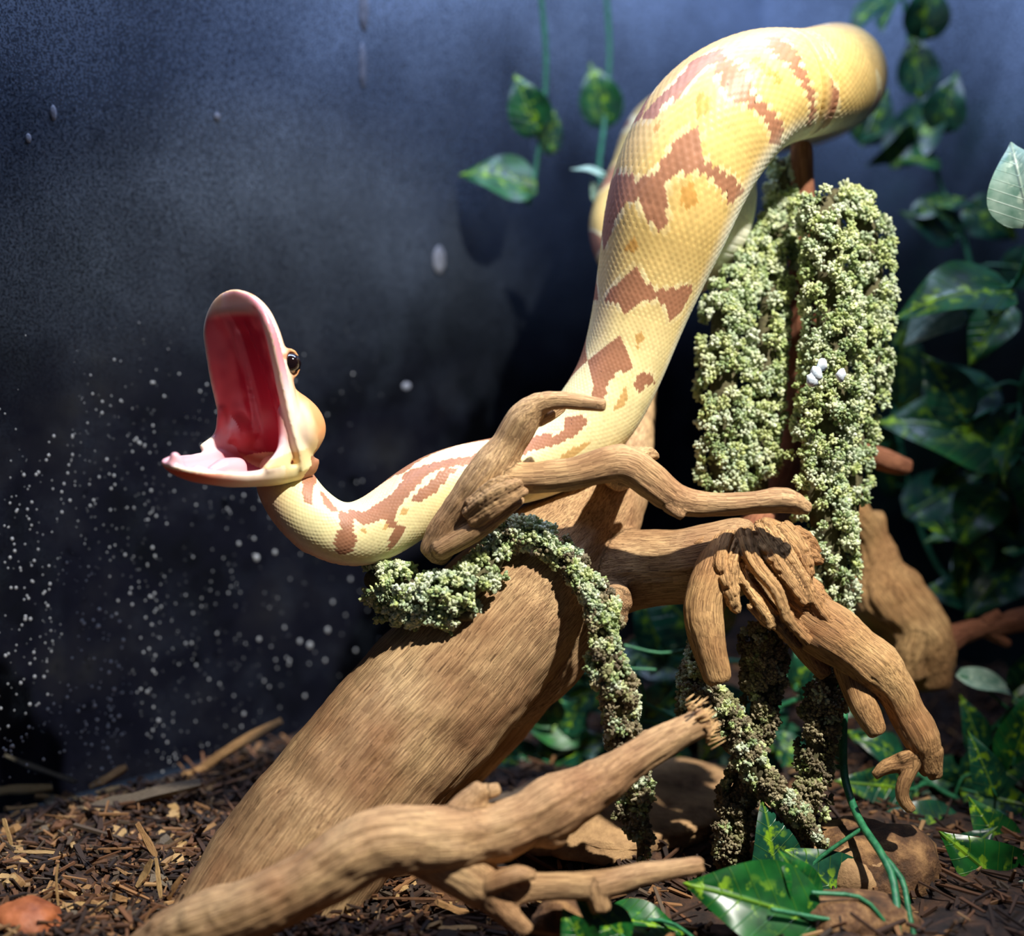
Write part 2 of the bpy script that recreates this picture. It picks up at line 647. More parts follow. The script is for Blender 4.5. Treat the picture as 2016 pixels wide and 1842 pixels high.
def relax(v, faces, n, f=0.5):
    e = []
    for fa in faces:
        if len(fa):
            k = fa.shape[1]
            e += [np.stack([fa[:, i], fa[:, (i + 1) % k]], -1) for i in range(k)]
    e = np.vstack(e)
    e = np.vstack([e, e[:, ::-1]])
    cnt = np.bincount(e[:, 0], minlength=len(v))[:, None]
    for _ in range(n):
        s = np.stack([np.bincount(e[:, 0], v[e[:, 1], c], len(v)) for c in range(3)], -1)
        v = v * (1 - f) + f * s / np.maximum(cnt, 1)
    return v


def normals_of(v, faces):
    n = np.zeros_like(v)
    for f in faces:
        if len(f):
            c = np.cross(v[f[:, 2]] - v[f[:, 0]], v[f[:, -1]] - v[f[:, 1]]) if f.shape[1] == 4 else np.cross(v[f[:, 1]] - v[f[:, 0]], v[f[:, 2]] - v[f[:, 0]])
            for k in range(f.shape[1]):
                for a in range(3):
                    n[:, a] += np.bincount(f[:, k], c[:, a], len(v))
    return n / np.maximum(np.linalg.norm(n, axis=1), 1e-12)[:, None]


def build_wood(name, chains, mat, voxel=0.0009, smooth=4, rough=0.06, ridge=0.0006, seed=0, cracks=0.0):
    parts, axes = [], []
    for ch in chains:
        c = catmull(chain3d(ch), 0.0035)
        s = np.concatenate([[0], np.cumsum(np.linalg.norm(np.diff(c[:, :3], axis=0), axis=1))])
        r = np.maximum(c[:, 3], voxel * 1.4)
        # knobbly growth: radius and axis wander a little
        w = np.stack([s * 45, np.full_like(s, seed * 3.1 + len(axes)), np.zeros_like(s)], -1)
        r = r * (1 + rough * 1.6 * fbm(w, 2))
        parts.append(tube(c[:, :3], r, 18))
        t, a, b = frames(c[:, :3])
        axes.append((c[:, :3], r, s + 3.0 * len(axes), a, b))
    v, f = merge(parts)
    v, f = voxel_union(v, f, voxel)
    v = relax(v, f, smooth)
    ap = np.vstack([x[0] for x in axes])
    ar = np.concatenate([x[1] for x in axes])
    as_ = np.concatenate([x[2] for x in axes])
    aa = np.vstack([x[3] for x in axes])
    ab = np.vstack([x[4] for x in axes])
    idx = np.empty(len(v), int)
    for i in range(0, len(v), 4000):
        d = np.linalg.norm(v[i:i + 4000, None] - ap[None], axis=2) - ar[None]
        idx[i:i + 4000] = d.argmin(1)
    rel = v - ap[idx]
    g = np.stack([(rel * aa[idx]).sum(1), (rel * ab[idx]).sum(1), as_[idx] * 0.045], -1)
    n = normals_of(v, f)
    r = ar[idx]
    ang = np.stack([g[:, 0] / r, g[:, 1] / r, as_[idx] * 6], -1)
    disp = r * rough * 1.35 * fbm(v * 75 + seed * 7.7, 3)                  # lumps
    disp += ridge * 0.7 * fbm(g * np.array([800, 800, 500]) + seed, 3)          # raised grain
    if cracks:
        k = fbm(ang * np.array([2.6, 2.6, 1.0]) + seed * 1.7, 2)
        disp -= cracks * smoothstep(0.16, 0.0, np.abs(k))
    disp = np.clip(disp, -0.45 * r, 0.35 * r)
    disp = relax(np.stack([disp] * 3, -1), f, 2)[:, 0]
    v = v + n * disp[:, None]
    me = make_mesh(name, v, f)
    vec_attr(me, 'grain', g)
    return link(name, me, mat)


wood = empty('driftwood', P(560, 1790, 0.44), category='driftwood',
             label='big tan driftwood trunk leaning from the mulch, its gnarled branches carrying the yellow snake')

trunk = build_wood('trunk', [
    [(475, 1880, .460, 172), (555, 1740, .468, 166), (665, 1590, .475, 156), (775, 1460, .482, 156), (880, 1345, .488, 156), (980, 1225, .495, 150), (1070, 1130, .502, 135), (1140, 1050, .512, 108), (1182, 985, .522, 92), (1208, 920, .538, 74), (1236, 850, .550, 52), (1250, 760, .560, 45), (1262, 690, .568, 34)],
    [(1050, 1180, .500, 110), (1150, 1140, .503, 96), (1240, 1122, .500, 82), (1330, 1116, .495, 74), (1400, 1108, .490, 80), (1460, 1092, .487, 78)],
    [(1150, 1230, .500, 60), (1075, 1330, .500, 52), (1000, 1400, .497, 40)],
    [(1110, 1260, .512, 60), (990, 1420, .520, 52), (880, 1540, .528, 50), (800, 1660, .530, 45)],
    [(1195, 1180, .486, 40), (1218, 1185, .480, 34), (1228, 1195, .478, 20)],
    [(1200, 1205, .482, 22), (1225, 1220, .478, 16)], [(1210, 1165, .480, 18), (1232, 1168, .478, 14)],
], MAT['trunk_wood'], 0.0009, 8, 0.018, 0.0005, 1)
adopt(wood, trunk)

burl = build_wood('gnarled_burl', [
    [(1400, 1100, .487, 66), (1455, 1075, .485, 52), (1510, 1125, .483, 62), (1565, 1190, .478, 54), (1620, 1230, .475, 46)],
    [(1440, 1065, .478, 30), (1425, 1120, .470, 28), (1440, 1170, .466, 17), (1452, 1205, .465, 7)],
    [(1490, 1045, .477, 24), (1525, 1100, .470, 20), (1560, 1150, .467, 16), (1585, 1185, .466, 12)],
    [(1465, 1050, .475, 20), (1485, 1110, .468, 18), (1530, 1165, .464, 16), (1550, 1215, .464, 14), (1590, 1260, .466, 14)],
    [(1540, 1045, .480, 24), (1575, 1085, .476, 20), (1590, 1130, .474, 15)],
    [(1510, 1040, .478, 18), (1545, 1085, .472, 15), (1580, 1140, .468, 14), (1610, 1200, .467, 16), (1650, 1240, .467, 14)],
    [(1440, 1085, .476, 12), (1470, 1150, .469, 13), (1520, 1215, .467, 13), (1560, 1262, .470, 12), (1575, 1275, .471, 7)],
    [(1480, 1190, .468, 10), (1520, 1235, .466, 10), (1500, 1200, .464, 8), (1482, 1178, .463, 5)],
    [(1500, 1055, .487, 36), (1555, 1075, .487, 32), (1600, 1098, .486, 18), (1618, 1105, .486, 9)],
    [(1550, 1050, .489, 20), (1590, 1062, .489, 14), (1610, 1085, .489, 8)],
], MAT['root_wood'], 0.0006, 1, 0.09, 0.0010, 2, 0.0026)
adopt(wood, burl)

for nm, ch, sd in (
    ('root_arm', [[(1540, 1165, .480, 48), (1590, 1215, .477, 56), (1640, 1247, .473, 58), (1690, 1285, .471, 52), (1722, 1312, .470, 57), (1758, 1352, .469, 43), (1788, 1405, .468, 35), (1816, 1455, .466, 35), (1830, 1515, .465, 22)]], 21),
    ('root_finger', [[(1425, 1085, .482, 46), (1402, 1140, .474, 46), (1386, 1200, .470, 42), (1394, 1265, .466, 36), (1412, 1330, .465, 29)]], 3),
    ('root_finger', [[(1672, 1310, .474, 32), (1700, 1390, .468, 28), (1724, 1436, .466, 20)]], 4),
    ('root_finger', [[(1560, 1230, .482, 30), (1600, 1295, .479, 23), (1622, 1325, .477, 16)]], 5),
    ('root_tip', [[(1822, 1480, .466, 24), (1785, 1497, .465, 21), (1745, 1508, .465, 16), (1724, 1525, .465, 10)],
                  [(1800, 1500, .464, 15), (1780, 1540, .463, 14), (1777, 1570, .463, 13), (1792, 1592, .463, 11)],
                  [(1830, 1480, .465, 26), (1840, 1525, .465, 15)], [(1775, 1490, .463, 12), (1790, 1483, .463, 9)]], 6),
):
    adopt(wood, build_wood(nm, ch, MAT['root_wood'], 0.0006, 3, 0.05, 0.0004, sd))

fork = build_wood('forked_branch', [
    [(858, 1085, .471, 34), (900, 1020, .468, 42), (955, 945, .464, 46), (1005, 868, .462, 36), (1030, 825, .460, 33), (1062, 795, .458, 22), (1110, 788, .457, 18), (1186, 797, .456, 14)],
    [(955, 940, .464, 40), (1040, 940, .462, 33), (1130, 932, .461, 35), (1220, 912, .462, 38), (1272, 938, .463, 35), (1330, 982, .464, 29), (1400, 992, .464, 23), (1480, 990, .462, 23), (1548, 985, .460, 28), (1588, 1000, .460, 16)],
    [(1240, 905, .468, 24), (1278, 894, .472, 15), (1292, 900, .480, 6)],
    [(1320, 995, .462, 20), (1342, 1016, .460, 10)],
    [(1045, 830, .460, 16), (1080, 815, .465, 14), (1105, 800, .469, 12)],
    [(1225, 925, .466, 34), (1220, 935, .495, 30), (1210, 935, .515, 30)],
    [(870, 1080, .466, 26), (940, 1040, .461, 24), (1000, 1000, .458, 15), (1028, 985, .457, 8)],
], MAT['branch_wood'], 0.0007, 4, 0.06, 0.0005, 7)
adopt(wood, fork)
splinter = build_wood('splintered_bark', [
    [(925, 1010, .459, 20), (965, 975, .454, 20), (1005, 955, .453, 15), (1025, 948, .453, 9)],
    [(935, 1025, .459, 16), (980, 995, .454, 15), (1034, 965, .453, 8)],
    [(925, 990, .458, 12), (970, 950, .454, 10), (1000, 940, .454, 6)],
], MAT['branch_wood'], 0.0005, 1, 0.10, 0.0008, 8, 0.0008)
adopt(wood, splinter)

# upright stem that carries the moss and the snake's upper coil
stem = build_wood('upright_branch', [
    [(1470, 1100, .500, 55), (1520, 1000, .535, 42), (1565, 850, .548, 36), (1578, 700, .550, 32), (1582, 520, .548, 28), (1580, 400, .545, 25), (1578, 290, .545, 24)],
    [(1570, 800, .550, 26), (1660, 870, .560, 24), (1740, 905, .566, 22), (1785, 918, .568, 15)],
], MAT['red_wood'], 0.0009, 3, 0.06, 0.0005, 9)
adopt(wood, stem)
backroot = build_wood('knobby_branch', [
    [(1560, 900, .552, 40), (1640, 990, .570, 48), (1705, 1060, .580, 40), (1735, 1150, .580, 62), (1785, 1215, .578, 66), (1825, 1280, .576, 60), (1838, 1340, .574, 36)],
    [(1715, 1020, .580, 30), (1718, 1075, .580, 32)],
    [(1800, 1250, .57, 34), (1790, 1300, .568, 30), (1800, 1330, .567, 20)],
], MAT['root_wood'], 0.0009, 3, 0.06, 0.0006, 10, 0.0012)
adopt(wood, backroot)
twig = build_wood('side_twig', [
    [(1840, 1270, .575, 30), (1900, 1240, .575, 26), (1960, 1232, .574, 22), (2060, 1205, .572, 20)],
    [(1940, 1240, .574, 18), (1985, 1268, .573, 11)], [(1945, 1225, .574, 18), (1965, 1210, .573, 12)],
], MAT['red_wood'], 0.0008, 2, 0.14, 0.0006, 11)
adopt(wood, twig)


def fibres(name, centre, direction, n, length, spread, rad, mat):
    parts = []
    direction = unit(direction)
    for _ in range(n):
        d = unit(direction + RNG.normal(0, 0.22, 3))
        o = np.asarray(centre) + np.cross(direction, RNG.normal(0, 1, 3)) * spread * 0.75
        l = length * RNG.uniform(0.4, 1)
        parts.append(tube(np.array([o - d * l * 0.4, o + d * l * 0.4, o + d * l]), np.array([1, 0.8, 0.3]) * rad * RNG.uniform(0.6, 1.3), 5, False))
    v, f = merge(parts)
    return link(name, make_mesh(name, v, f), mat, kind='stuff')


limb = empty('fallen_branch', P(420, 1830, 0.42), category='branch',
             label='smooth brown forked branch lying across the front of the leaning trunk')
g1 = build_wood('main_limb', [
    [(280, 1870, .424, 44), (400, 1822, .416, 62), (520, 1778, .412, 66), (640, 1715, .413, 61), (740, 1662, .414, 66), (840, 1654, .417, 67), (950, 1645, .422, 58), (1040, 1615, .426, 56), (1110, 1575, .429, 52), (1180, 1540, .432, 45), (1260, 1487, .436, 37), (1330, 1447, .440, 33), (1378, 1420, .443, 30)],
    [(890, 1630, .421, 30), (915, 1590, .423, 28), (945, 1558, .424, 22)], [(945, 1560, .424, 16), (978, 1552, .425, 12)],
    [(1078, 1570, .430, 20), (1084, 1530, .431, 14)],
    [(1245, 1490, .440, 24), (1278, 1452, .444, 18)],
    [(1060, 1630, .425, 42), (1095, 1645, .425, 26), (1112, 1640, .425, 12)],
], MAT['branch_wood'], 0.0008, 4, 0.075, 0.0007, 12)
adopt(limb, g1)
g2 = build_wood('side_limb', [
    [(830, 1670, .420, 55), (920, 1715, .421, 50), (970, 1752, .422, 42), (1060, 1745, .422, 28), (1180, 1742, .422, 29), (1260, 1722, .423, 24), (1376, 1704, .424, 19)],
    [(965, 1755, .420, 38), (1000, 1800, .418, 27), (1038, 1828, .417, 15)],
    [(1170, 1745, .421, 24), (1182, 1785, .420, 22)],
    [(965, 1740, .416, 20), (1020, 1720, .415, 18), (1050, 1722, .416, 10)],
], MAT['branch_wood'], 0.0007, 3, 0.06, 0.0006, 13)
adopt(limb, g2)
adopt(limb, fibres('frayed_end', P(1380, 1420, .443), P(1420, 1395, .444) - P(1370, 1424, .443), 90, 0.006, 0.0048, 0.0004, MAT['fibre']))

def snake_scale_height(a, b):
    """Overlapping diamond scales; a counts scales round the body, b counts rows along it."""
    best = np.full(a.shape, 9.0)
    tilt = np.zeros(a.shape)
    ma, mb = a.copy(), b.copy()
    for par in (0, 1):
        ca = np.round(a - 0.5 * par) + 0.5 * par
        cb = np.round((b - par) / 2) * 2 + par
        for db in (-2, 0, 2):
            d1 = np.abs(a - ca)
            d2 = (b - cb - db)
            d = np.sqrt((d1 / 0.60) ** 2 + (d2 / 1.22) ** 2)
            m = d < best
            best = np.where(m, d, best)
            tilt = np.where(m, d2, tilt)
            ma = np.where(m, ca, ma)
            mb = np.where(m, cb + db, mb)
    h = 1 - np.clip(best, 0, 1.25) ** 2.6
    return h + 0.28 * tilt, best, ma, mb


SNAKE = [  # px, py, depth, radius px, dorsal direction (right, up, towards camera)
    (536, 885, .484, 32, .7, .3, -.6), (552, 945, .480, 56, .8, .35, -.4), (594, 1012, .474, 62, .7, .65, -.1), (652, 1054, .475, 62, .35, .9, .15), (716, 1060, .478, 65, 0, .93, .35),
    (785, 1012, .482, 68, -.35, .8, .5), (850, 966, .487, 70, -.3, .8, .5), (930, 936, .492, 68, -.1, .85, .5), (1020, 926, .497, 70, -.15, .8, .55), (1105, 888, .500, 76, -.45, .6, .6),
    (1175, 818, .502, 81, -.7, .35, .6), (1222, 732, .503, 82, -.8, .2, .55), (1252, 640, .503, 90, -.85, .2, .5), (1282, 540, .502, 106, -.85, .3, .45), (1312, 442, .500, 124, -.85, .35, .4),
    (1345, 345, .500, 133, -.8, .4, .4), (1405, 246, .503, 135, -.65, .65, .35), (1490, 183, .510, 122, -.3, .9, .3), (1575, 172, .525, 108, 0, .95, .2), (1628, 158, .550, 104, .1, .95, .1),
    (1640, 156, .592, 102, .1, .95, -.1), (1612, 180, .645, 98, .1, .95, -.2), (1545, 205, .672, 95, 0, .95, 0), (1400, 235, .675, 86, 0, .95, 0), (1310, 262, .660, 76, -.4, .8, -.2),
    (1268, 345, .632, 66, -.8, .3, -.3), (1222, 452, .605, 64, -.8, .2, -.2), (1270, 540, .578, 58, -.5, -.4, .5), (1350, 535, .552, 56, -.3, .2, -.8), (1424, 446, .534, 56, -.6, .3, -.7), (1446, 362, .537, 46, -.4, .3, -.8),
    (1432, 292, .556, 36, -.3, .4, -.8), (1400, 262, .572, 24, 0, .5, -.8), (1370, 262, .572, 8, 0, .6, -.8)]
NSC = 50
HEADLEN = 0.012

# flank pattern, traced as outlines in (arc length mm, angle from the spine in degrees)
BROWN_PATCHES = [
    [(304, 32), (306, 45), (307, 58), (306, 72), (307, 86), (309, 98), (311, 117), (312, 132), (310, 130), (309, 112), (307, 98), (304, 78), (303, 68), (301, 58), (301, 48)],
    [(287, 35), (288, 52), (286, 62), (284, 75), (284, 86), (288, 105), (290, 120), (286, 130), (281, 120), (283, 107), (282, 89), (280, 75), (278, 66), (282, 48)],
    [(283, 17), (290, 24), (288, 35), (284, 29), (274, 29), (271, 29), (267, 17), (263, 16), (263, 4), (269, 13), (275, 20)],
    [(263, 58), (259, 60), (255, 69), (253, 81), (255, 102), (254, 120), (247, 115), (250, 98), (252, 78), (250, 65), (248, 55), (245, 49), (239, 53), (233, 60), (229, 58), (232, 46), (237, 33), (243, 26), (244, 36), (248, 45), (254, 48), (259, 49)],
    [(245, -9), (243, 24), (237, 33), (236, 17), (228, 7), (219, -7), (224, -24), (238, -13)],
    [(213, 45), (208, 56), (206, 71), (213, 109), (203, 108), (198, 99), (203, 84), (204, 72), (201, 52), (196, 39), (199, 27), (198, 7), (204, 20), (209, 36)],
    [(172, 3), (179, 26), (184, 40), (181, 50), (177, 59), (175, 68), (172, 48), (168, 43), (162, 43), (158, 49), (156, 36), (162, 30), (166, 19), (170, 4)],
    [(173, 79), (176, 94), (174, 109), (172, 94), (168, 89), (170, 82)],
    [(143, 20), (149, 46), (142, 46), (131, 39), (128, 37), (132, 32), (139, 33)],
    [(74, 3), (79, 12), (83, 17), (95, 26), (106, 17), (122, 16), (131, 19), (131, 35), (120, 32), (104, 39), (94, 35), (86, 30), (80, 26), (73, 36), (65, 46), (61, 52), (58, 73), (58, 55), (54, 48), (48, 48), (44, 37), (42, 22), (50, 30), (57, 27), (65, 27), (71, 17)],
    [(85, 36), (88, 40), (78, 59), (70, 59), (70, 52), (79, 45)],
    [(37, 33), (44, 32), (43, 55), (44, 78), (43, 102), (41, 111), (39, 89), (40, 65)],
    [(59, 75), (61, 86), (57, 99), (54, 109), (56, 89)],
    [(1, 43), (4, 23), (14, 10), (26, 65), (24, 72), (15, 53), (6, 60)],
    [(25, 30), (35, 33), (35, 42), (29, 42)],
]
OCHRE_SPOTS = [
    [(274, 42), (273, 55), (270, 63), (267, 56), (269, 48)],
    [(295, 45), (295, 62), (298, 79), (296, 82), (292, 69), (293, 53)],
    [(245, 63), (246, 75), (241, 84), (238, 81), (239, 69)],
    [(224, 33), (224, 45), (219, 37), (219, 27)],
    [(190, 58), (189, 68), (186, 71), (183, 65), (186, 58)],
    [(166, 65), (168, 69), (164, 78), (160, 76), (156, 69), (161, 66)],
    [(143, 68), (143, 72), (137, 72), (130, 71), (129, 62), (135, 59)],
    [(64, 52), (66, 60), (64, 66), (62, 63)],
    [(47, 55), (49, 59), (48, 69), (47, 63)],
    [(55, 62), (57, 65), (55, 72), (54, 69)],
    [(261, 16), (261, 27), (259, 27), (259, 23)],
]


def inside(poly, x, y):
    poly = np.asarray(poly, float)
    r = np.zeros(x.shape, bool)
    j = len(poly) - 1
    for i in range(len(poly)):
        xi, yi = poly[i]
        xj, yj = poly[j]
        if yi != yj:
            c = ((yi > y) != (yj > y)) & (x < (xj - xi) * (y - yi) / (yj - yi) + xi)
            r ^= c
        j = i
    return r


def snake_axis():
    c = chain3d([r[:4] + r[4:] for r in SNAKE])
    c = catmull(c, 0.00042)
    pts = c[:, :3]
    k = 25
    for _ in range(2):
        pp = np.pad(pts, ((k, k), (0, 0)), 'edge')
        cs = np.cumsum(np.vstack([np.zeros((1, 3)), pp]), axis=0)
        pts = (cs[2 * k + 1:] - cs[:-2 * k - 1]) / (2 * k + 1)
    s = np.concatenate([[0], np.cumsum(np.linalg.norm(np.diff(pts, axis=0), axis=1))])
    t = np.gradient(pts, axis=0)
    t /= np.linalg.norm(t, axis=1)[:, None]
    dors = c[:, 4:5] * RGT + c[:, 5:6] * UPV - c[:, 6:7] * FWD
    dors = dors - t * (dors * t).sum(1)[:, None]
    dors /= np.linalg.norm(dors, axis=1)[:, None]
    side = np.cross(t, dors)
    return pts, c[:, 3], s, t, dors, side


def snake_body():
    pts, rad, s, t, dors, side = snake_axis()
    q = np.concatenate([[0], np.cumsum(np.diff(s) / (rad[1:] * 2 * math.pi / NSC * 0.62))])
    nr = int(q[-1] * 2.9)
    qq = np.linspace(0, q[-1], nr)
    f = lambda a: np.stack([np.interp(qq, q, a[:, k]) for k in range(3)], -1)
    pts, dors, side = f(pts), f(dors), f(side)
    rad = np.interp(qq, q, rad)
    ss = np.interp(qq, q, s)
    ns = NSC * 4
    th = (np.arange(ns) / ns * 2 - 1) * math.pi                 # 0 = spine, +-pi = belly
    A = (th / (2 * math.pi) * NSC)[None] + np.zeros((nr, 1))
    B = qq[:, None] + np.zeros((1, ns))
    h, edge, ma, mb = snake_scale_height(A, B)
    T = np.abs(th)[None] + np.zeros((nr, 1))
    belly = smoothstep(2.45, 2.62, T)
    # broad belly plates
    hb = 1 - np.abs(((B / 3.0) % 1) - 0.5) * 2
    hb = np.minimum(hb * 3, 1)
    hh = h * (1 - belly) + hb * belly * 0.8
    fade = smoothstep(0.0, 0.02, ss)[:, None]
    R = rad[:, None] * (1 + 0.0 * T) + (hh - 0.5) * rad[:, None] * 0.022 * (0.35 + 0.65 * fade)
    # slightly flattened belly, high back
    R = R * (1 - 0.07 * smoothstep(2.2, 3.1, T))
    # folds of skin where the body bends hard away at the top
    for s0, dp in ((.3170, .0022), (.3235, .0017), (.3270, .0014)):
        sk = ss[:, None] + 0.0012 * np.sin(np.abs(th) * 1.3)[None]
        R = R - dp * np.exp(-((sk - s0) / .0009) ** 2) * smoothstep(.1, .9, np.abs(th))[None]
    v = pts[:, None] + R[..., None] * (np.cos(th)[None, :, None] * dors[:, None] + np.sin(th)[None, :, None] * side[:, None])
    S = ss[:, None] * 1000 + np.zeros((1, ns))
    TH = np.degrees(th)[None] + np.zeros((nr, 1))
    SC_ = np.interp(mb, qq, ss) * 1000                          # the colour is decided scale by scale
    TC_ = ma / NSC * 360.0
    return v, S, TH, edge, belly, grid_faces(nr, ns), rad, SC_, TC_


def snake_colours(S, TH, edge, belly, pts, SCC, TCC):
    """Per-scale colouring: cream and yellow blotches on a tan net, white belly."""
    cell = np.stack([SCC * 7.3, TCC * 3.1, SCC * 0], -1)
    w = vnoise(cell)                                            # one value per scale
    Sx, Tx = SCC * .85 + S * .15, TCC * .85 + TH * .15
    yellow = lin(214, 182, 110)
    pale = lin(250, 240, 190)
    cream = lin(252, 250, 226)
    brown = lin(166, 116, 86)
    ochre = lin(190, 132, 52)
    grey = lin(160, 132, 112)
    front = smoothstep(235, 150, S)[..., None]                  # the front third is paler
    base = yellow * (1 - front) + lin(240, 226, 168) * front
    rim = np.zeros(S.shape)
    br = np.zeros(S.shape)
    oc = np.zeros(S.shape)
    off = ((0, 0), (2.2, 0), (-2.2, 0), (0, 7), (0, -7), (1.5, 5), (-1.5, 5), (1.5, -5), (-1.5, -5))
    for poly in BROWN_PATCHES:
        p = np.array(poly, float)
        lo, hi = p.min(0) - [6, 20], p.max(0) + [6, 20]
        for mir in (1, -1):
            m = (Sx > lo[0]) & (Sx < hi[0]) & (Tx * mir > lo[1]) & (Tx * mir < hi[1])
            if mir == -1:                                       # the far flank repeats the near one
                m &= TH * mir > 0 if p[:, 1].mean() > 0 else TH * mir < 0
                m &= ~VISIBLE_SIDE(TH)
            if not m.any():
                continue
            x, y = Sx[m], Tx[m] * mir
            b = inside(p, x, y)
            for dx, dy in ((.9, 0), (-.9, 0), (0, 3.2), (0, -3.2)):
                b |= inside(p, x + dx, y + dy)
            a = np.zeros(x.shape)
            for dx, dy in off:
                a += inside(p, x + dx, y + dy)
            br[m] = np.maximum(br[m], b)
            rim[m] = np.maximum(rim[m], np.minimum(a / 3.0, 1) * ~b)
    for poly in OCHRE_SPOTS:
        p = np.array(poly, float)
        oc = np.maximum(oc, inside(p, Sx, Tx) | (inside(p, Sx, -Tx) & ~VISIBLE_SIDE(TH)))
    far = smoothstep(316, 322, S)
    k = np.sin(S * 0.145 + 1.2 * np.sin(np.radians(TH) * 2)) + 0.8 * vnoise(pts * 55)
    br = np.maximum(br, far * (k > 0.75))
    rim = np.maximum(rim, far * ((k > 0.5) & (k <= 0.75)))
    col = base
    col = col + (pale - col) * (rim * 0.55)[..., None]
    col = col + (brown - col) * br[..., None]
    col = col + (ochre - col) * (oc * 0.7)[..., None]
    side = smoothstep(112, 140, np.abs(TH))[..., None]
    col = col + (cream - col) * side * (1 - 0.65 * br[..., None])
    col = col + (cream - col) * belly[..., None] * 0.9
    # black freckles on a few scales, relief shade between scales put into the colour
    fr = (vnoise(pts * 260 + 40) > 0.62) & (edge > 0.75) & (br > 0.5)
    col = col * np.where(fr, 0.25, 1.0)[..., None]
    gap = smoothstep(0.72, 1.02, edge) * (1 - belly)
    col = col * (1 - 0.46 * gap)[..., None]
    back = smoothstep(38, 5, np.abs(TH))[..., None] * smoothstep(150, 200, S)[..., None]
    col = col + (col * lin(214, 206, 214) / lin(226, 220, 200) * .78 - col) * back * .8    # greyer along the spine: left-side shading put into the colour
    col = col * (1 + 0.10 * vnoise(pts * 160)[..., None] + 0.10 * w[..., None])
    return np.clip(col, 0, 1)


def VISIBLE_SIDE(TH):
    return TH * NEAR_SIGN > 0


NEAR_SIGN = 1.0


def head_frame():
    J = P(512, 893, .472)
    snout = P(446, 572, .457)
    tip = P(330, 925, .437)
    U = snout - J
    D = tip - J
    ea = unit(np.cross(U, D))
    if ea.dot(RGT) < 0:
        ea = -ea
    return J, U, D, ea


def loft(org, axis, ea, nrm, prof, n=40, m=56):
    """Half-shell jaw: rings across `ea`, domed away from nrm, hollow towards nrm."""
    L = np.linalg.norm(axis)
    ax = axis / L
    ts = 1 - (1 - np.linspace(0, 1, n)) ** 1.6
    vs = []
    for t in ts:
        w, h, c, lift = prof(t)
        ph = np.linspace(0, math.pi, m // 2, endpoint=False)
        xo, zo = w * np.cos(ph), -h * np.sin(ph) ** 0.75
        ph2 = np.linspace(math.pi, 2 * math.pi, m // 2, endpoint=False)
        xi = 0.82 * w * np.cos(ph2)
        zi = -c * (1 - np.abs(np.cos(ph2)) ** 2.5)
        x, z = np.concatenate([xo, xi]), np.concatenate([zo, zi]) + lift
        vs.append(org + ax * (t * L) + x[:, None] * ea + z[:, None] * nrm)
    v = np.vstack(vs)
    f = grid_faces(n, m)
    c0, c1 = v[:m].mean(0), v[-m:].mean(0)
    k = np.arange(m)
    caps = [np.stack([np.full(m, len(v)), (k + 1) % m, k], -1), np.stack([np.full(m, len(v) + 1), (n - 1) * m + k, (n - 1) * m + (k + 1) % m], -1)]
    return np.vstack([v, c0[None], c1[None]]), [f] + caps


def nose(t, t0, e=2.3):
    k = np.clip((t - t0) / (1.0 - t0), 0, 0.985)
    return (1 - k ** e) ** (1 / 2.0)


def up_prof(t):
    w = np.interp(t, [0, .12, .3, .55, .72, 1], [.0200, .0212, .0204, .0204, .0196, .0186]) * nose(t, .70)
    h = np.interp(t, [0, .15, .35, .55, .8, 1], [.0150, .0165, .0140, .0140, .0110, .0085]) * nose(t, .75)
    c = np.interp(t, [0, .15, .5, .75, .84, .88, 1], [.0092, .0092, .0082, .0060, .0028, .0, .0])
    lift = np.interp(t, [0, .2, .5, .8, 1], [0, .001, .0015, .0008, -.0020])
    return w, h, c, lift


def low_prof(t):
    w = np.interp(t, [0, .15, .4, .7, 1], [.0190, .0200, .0182, .0158, .0140]) * nose(t, .62)
    h = np.interp(t, [0, .2, .5, .8, 1], [.0120, .0108, .0088, .0066, .0050]) * nose(t, .8)
    c = np.interp(t, [0, .3, .7, .92, 1], [.0060, .0058, .0042, .0012, 0])
    lift = np.interp(t, [0, .3, .6, .85, 1], [.001, -.0005, -.0005, .0012, .0024])
    return w, h, c, lift


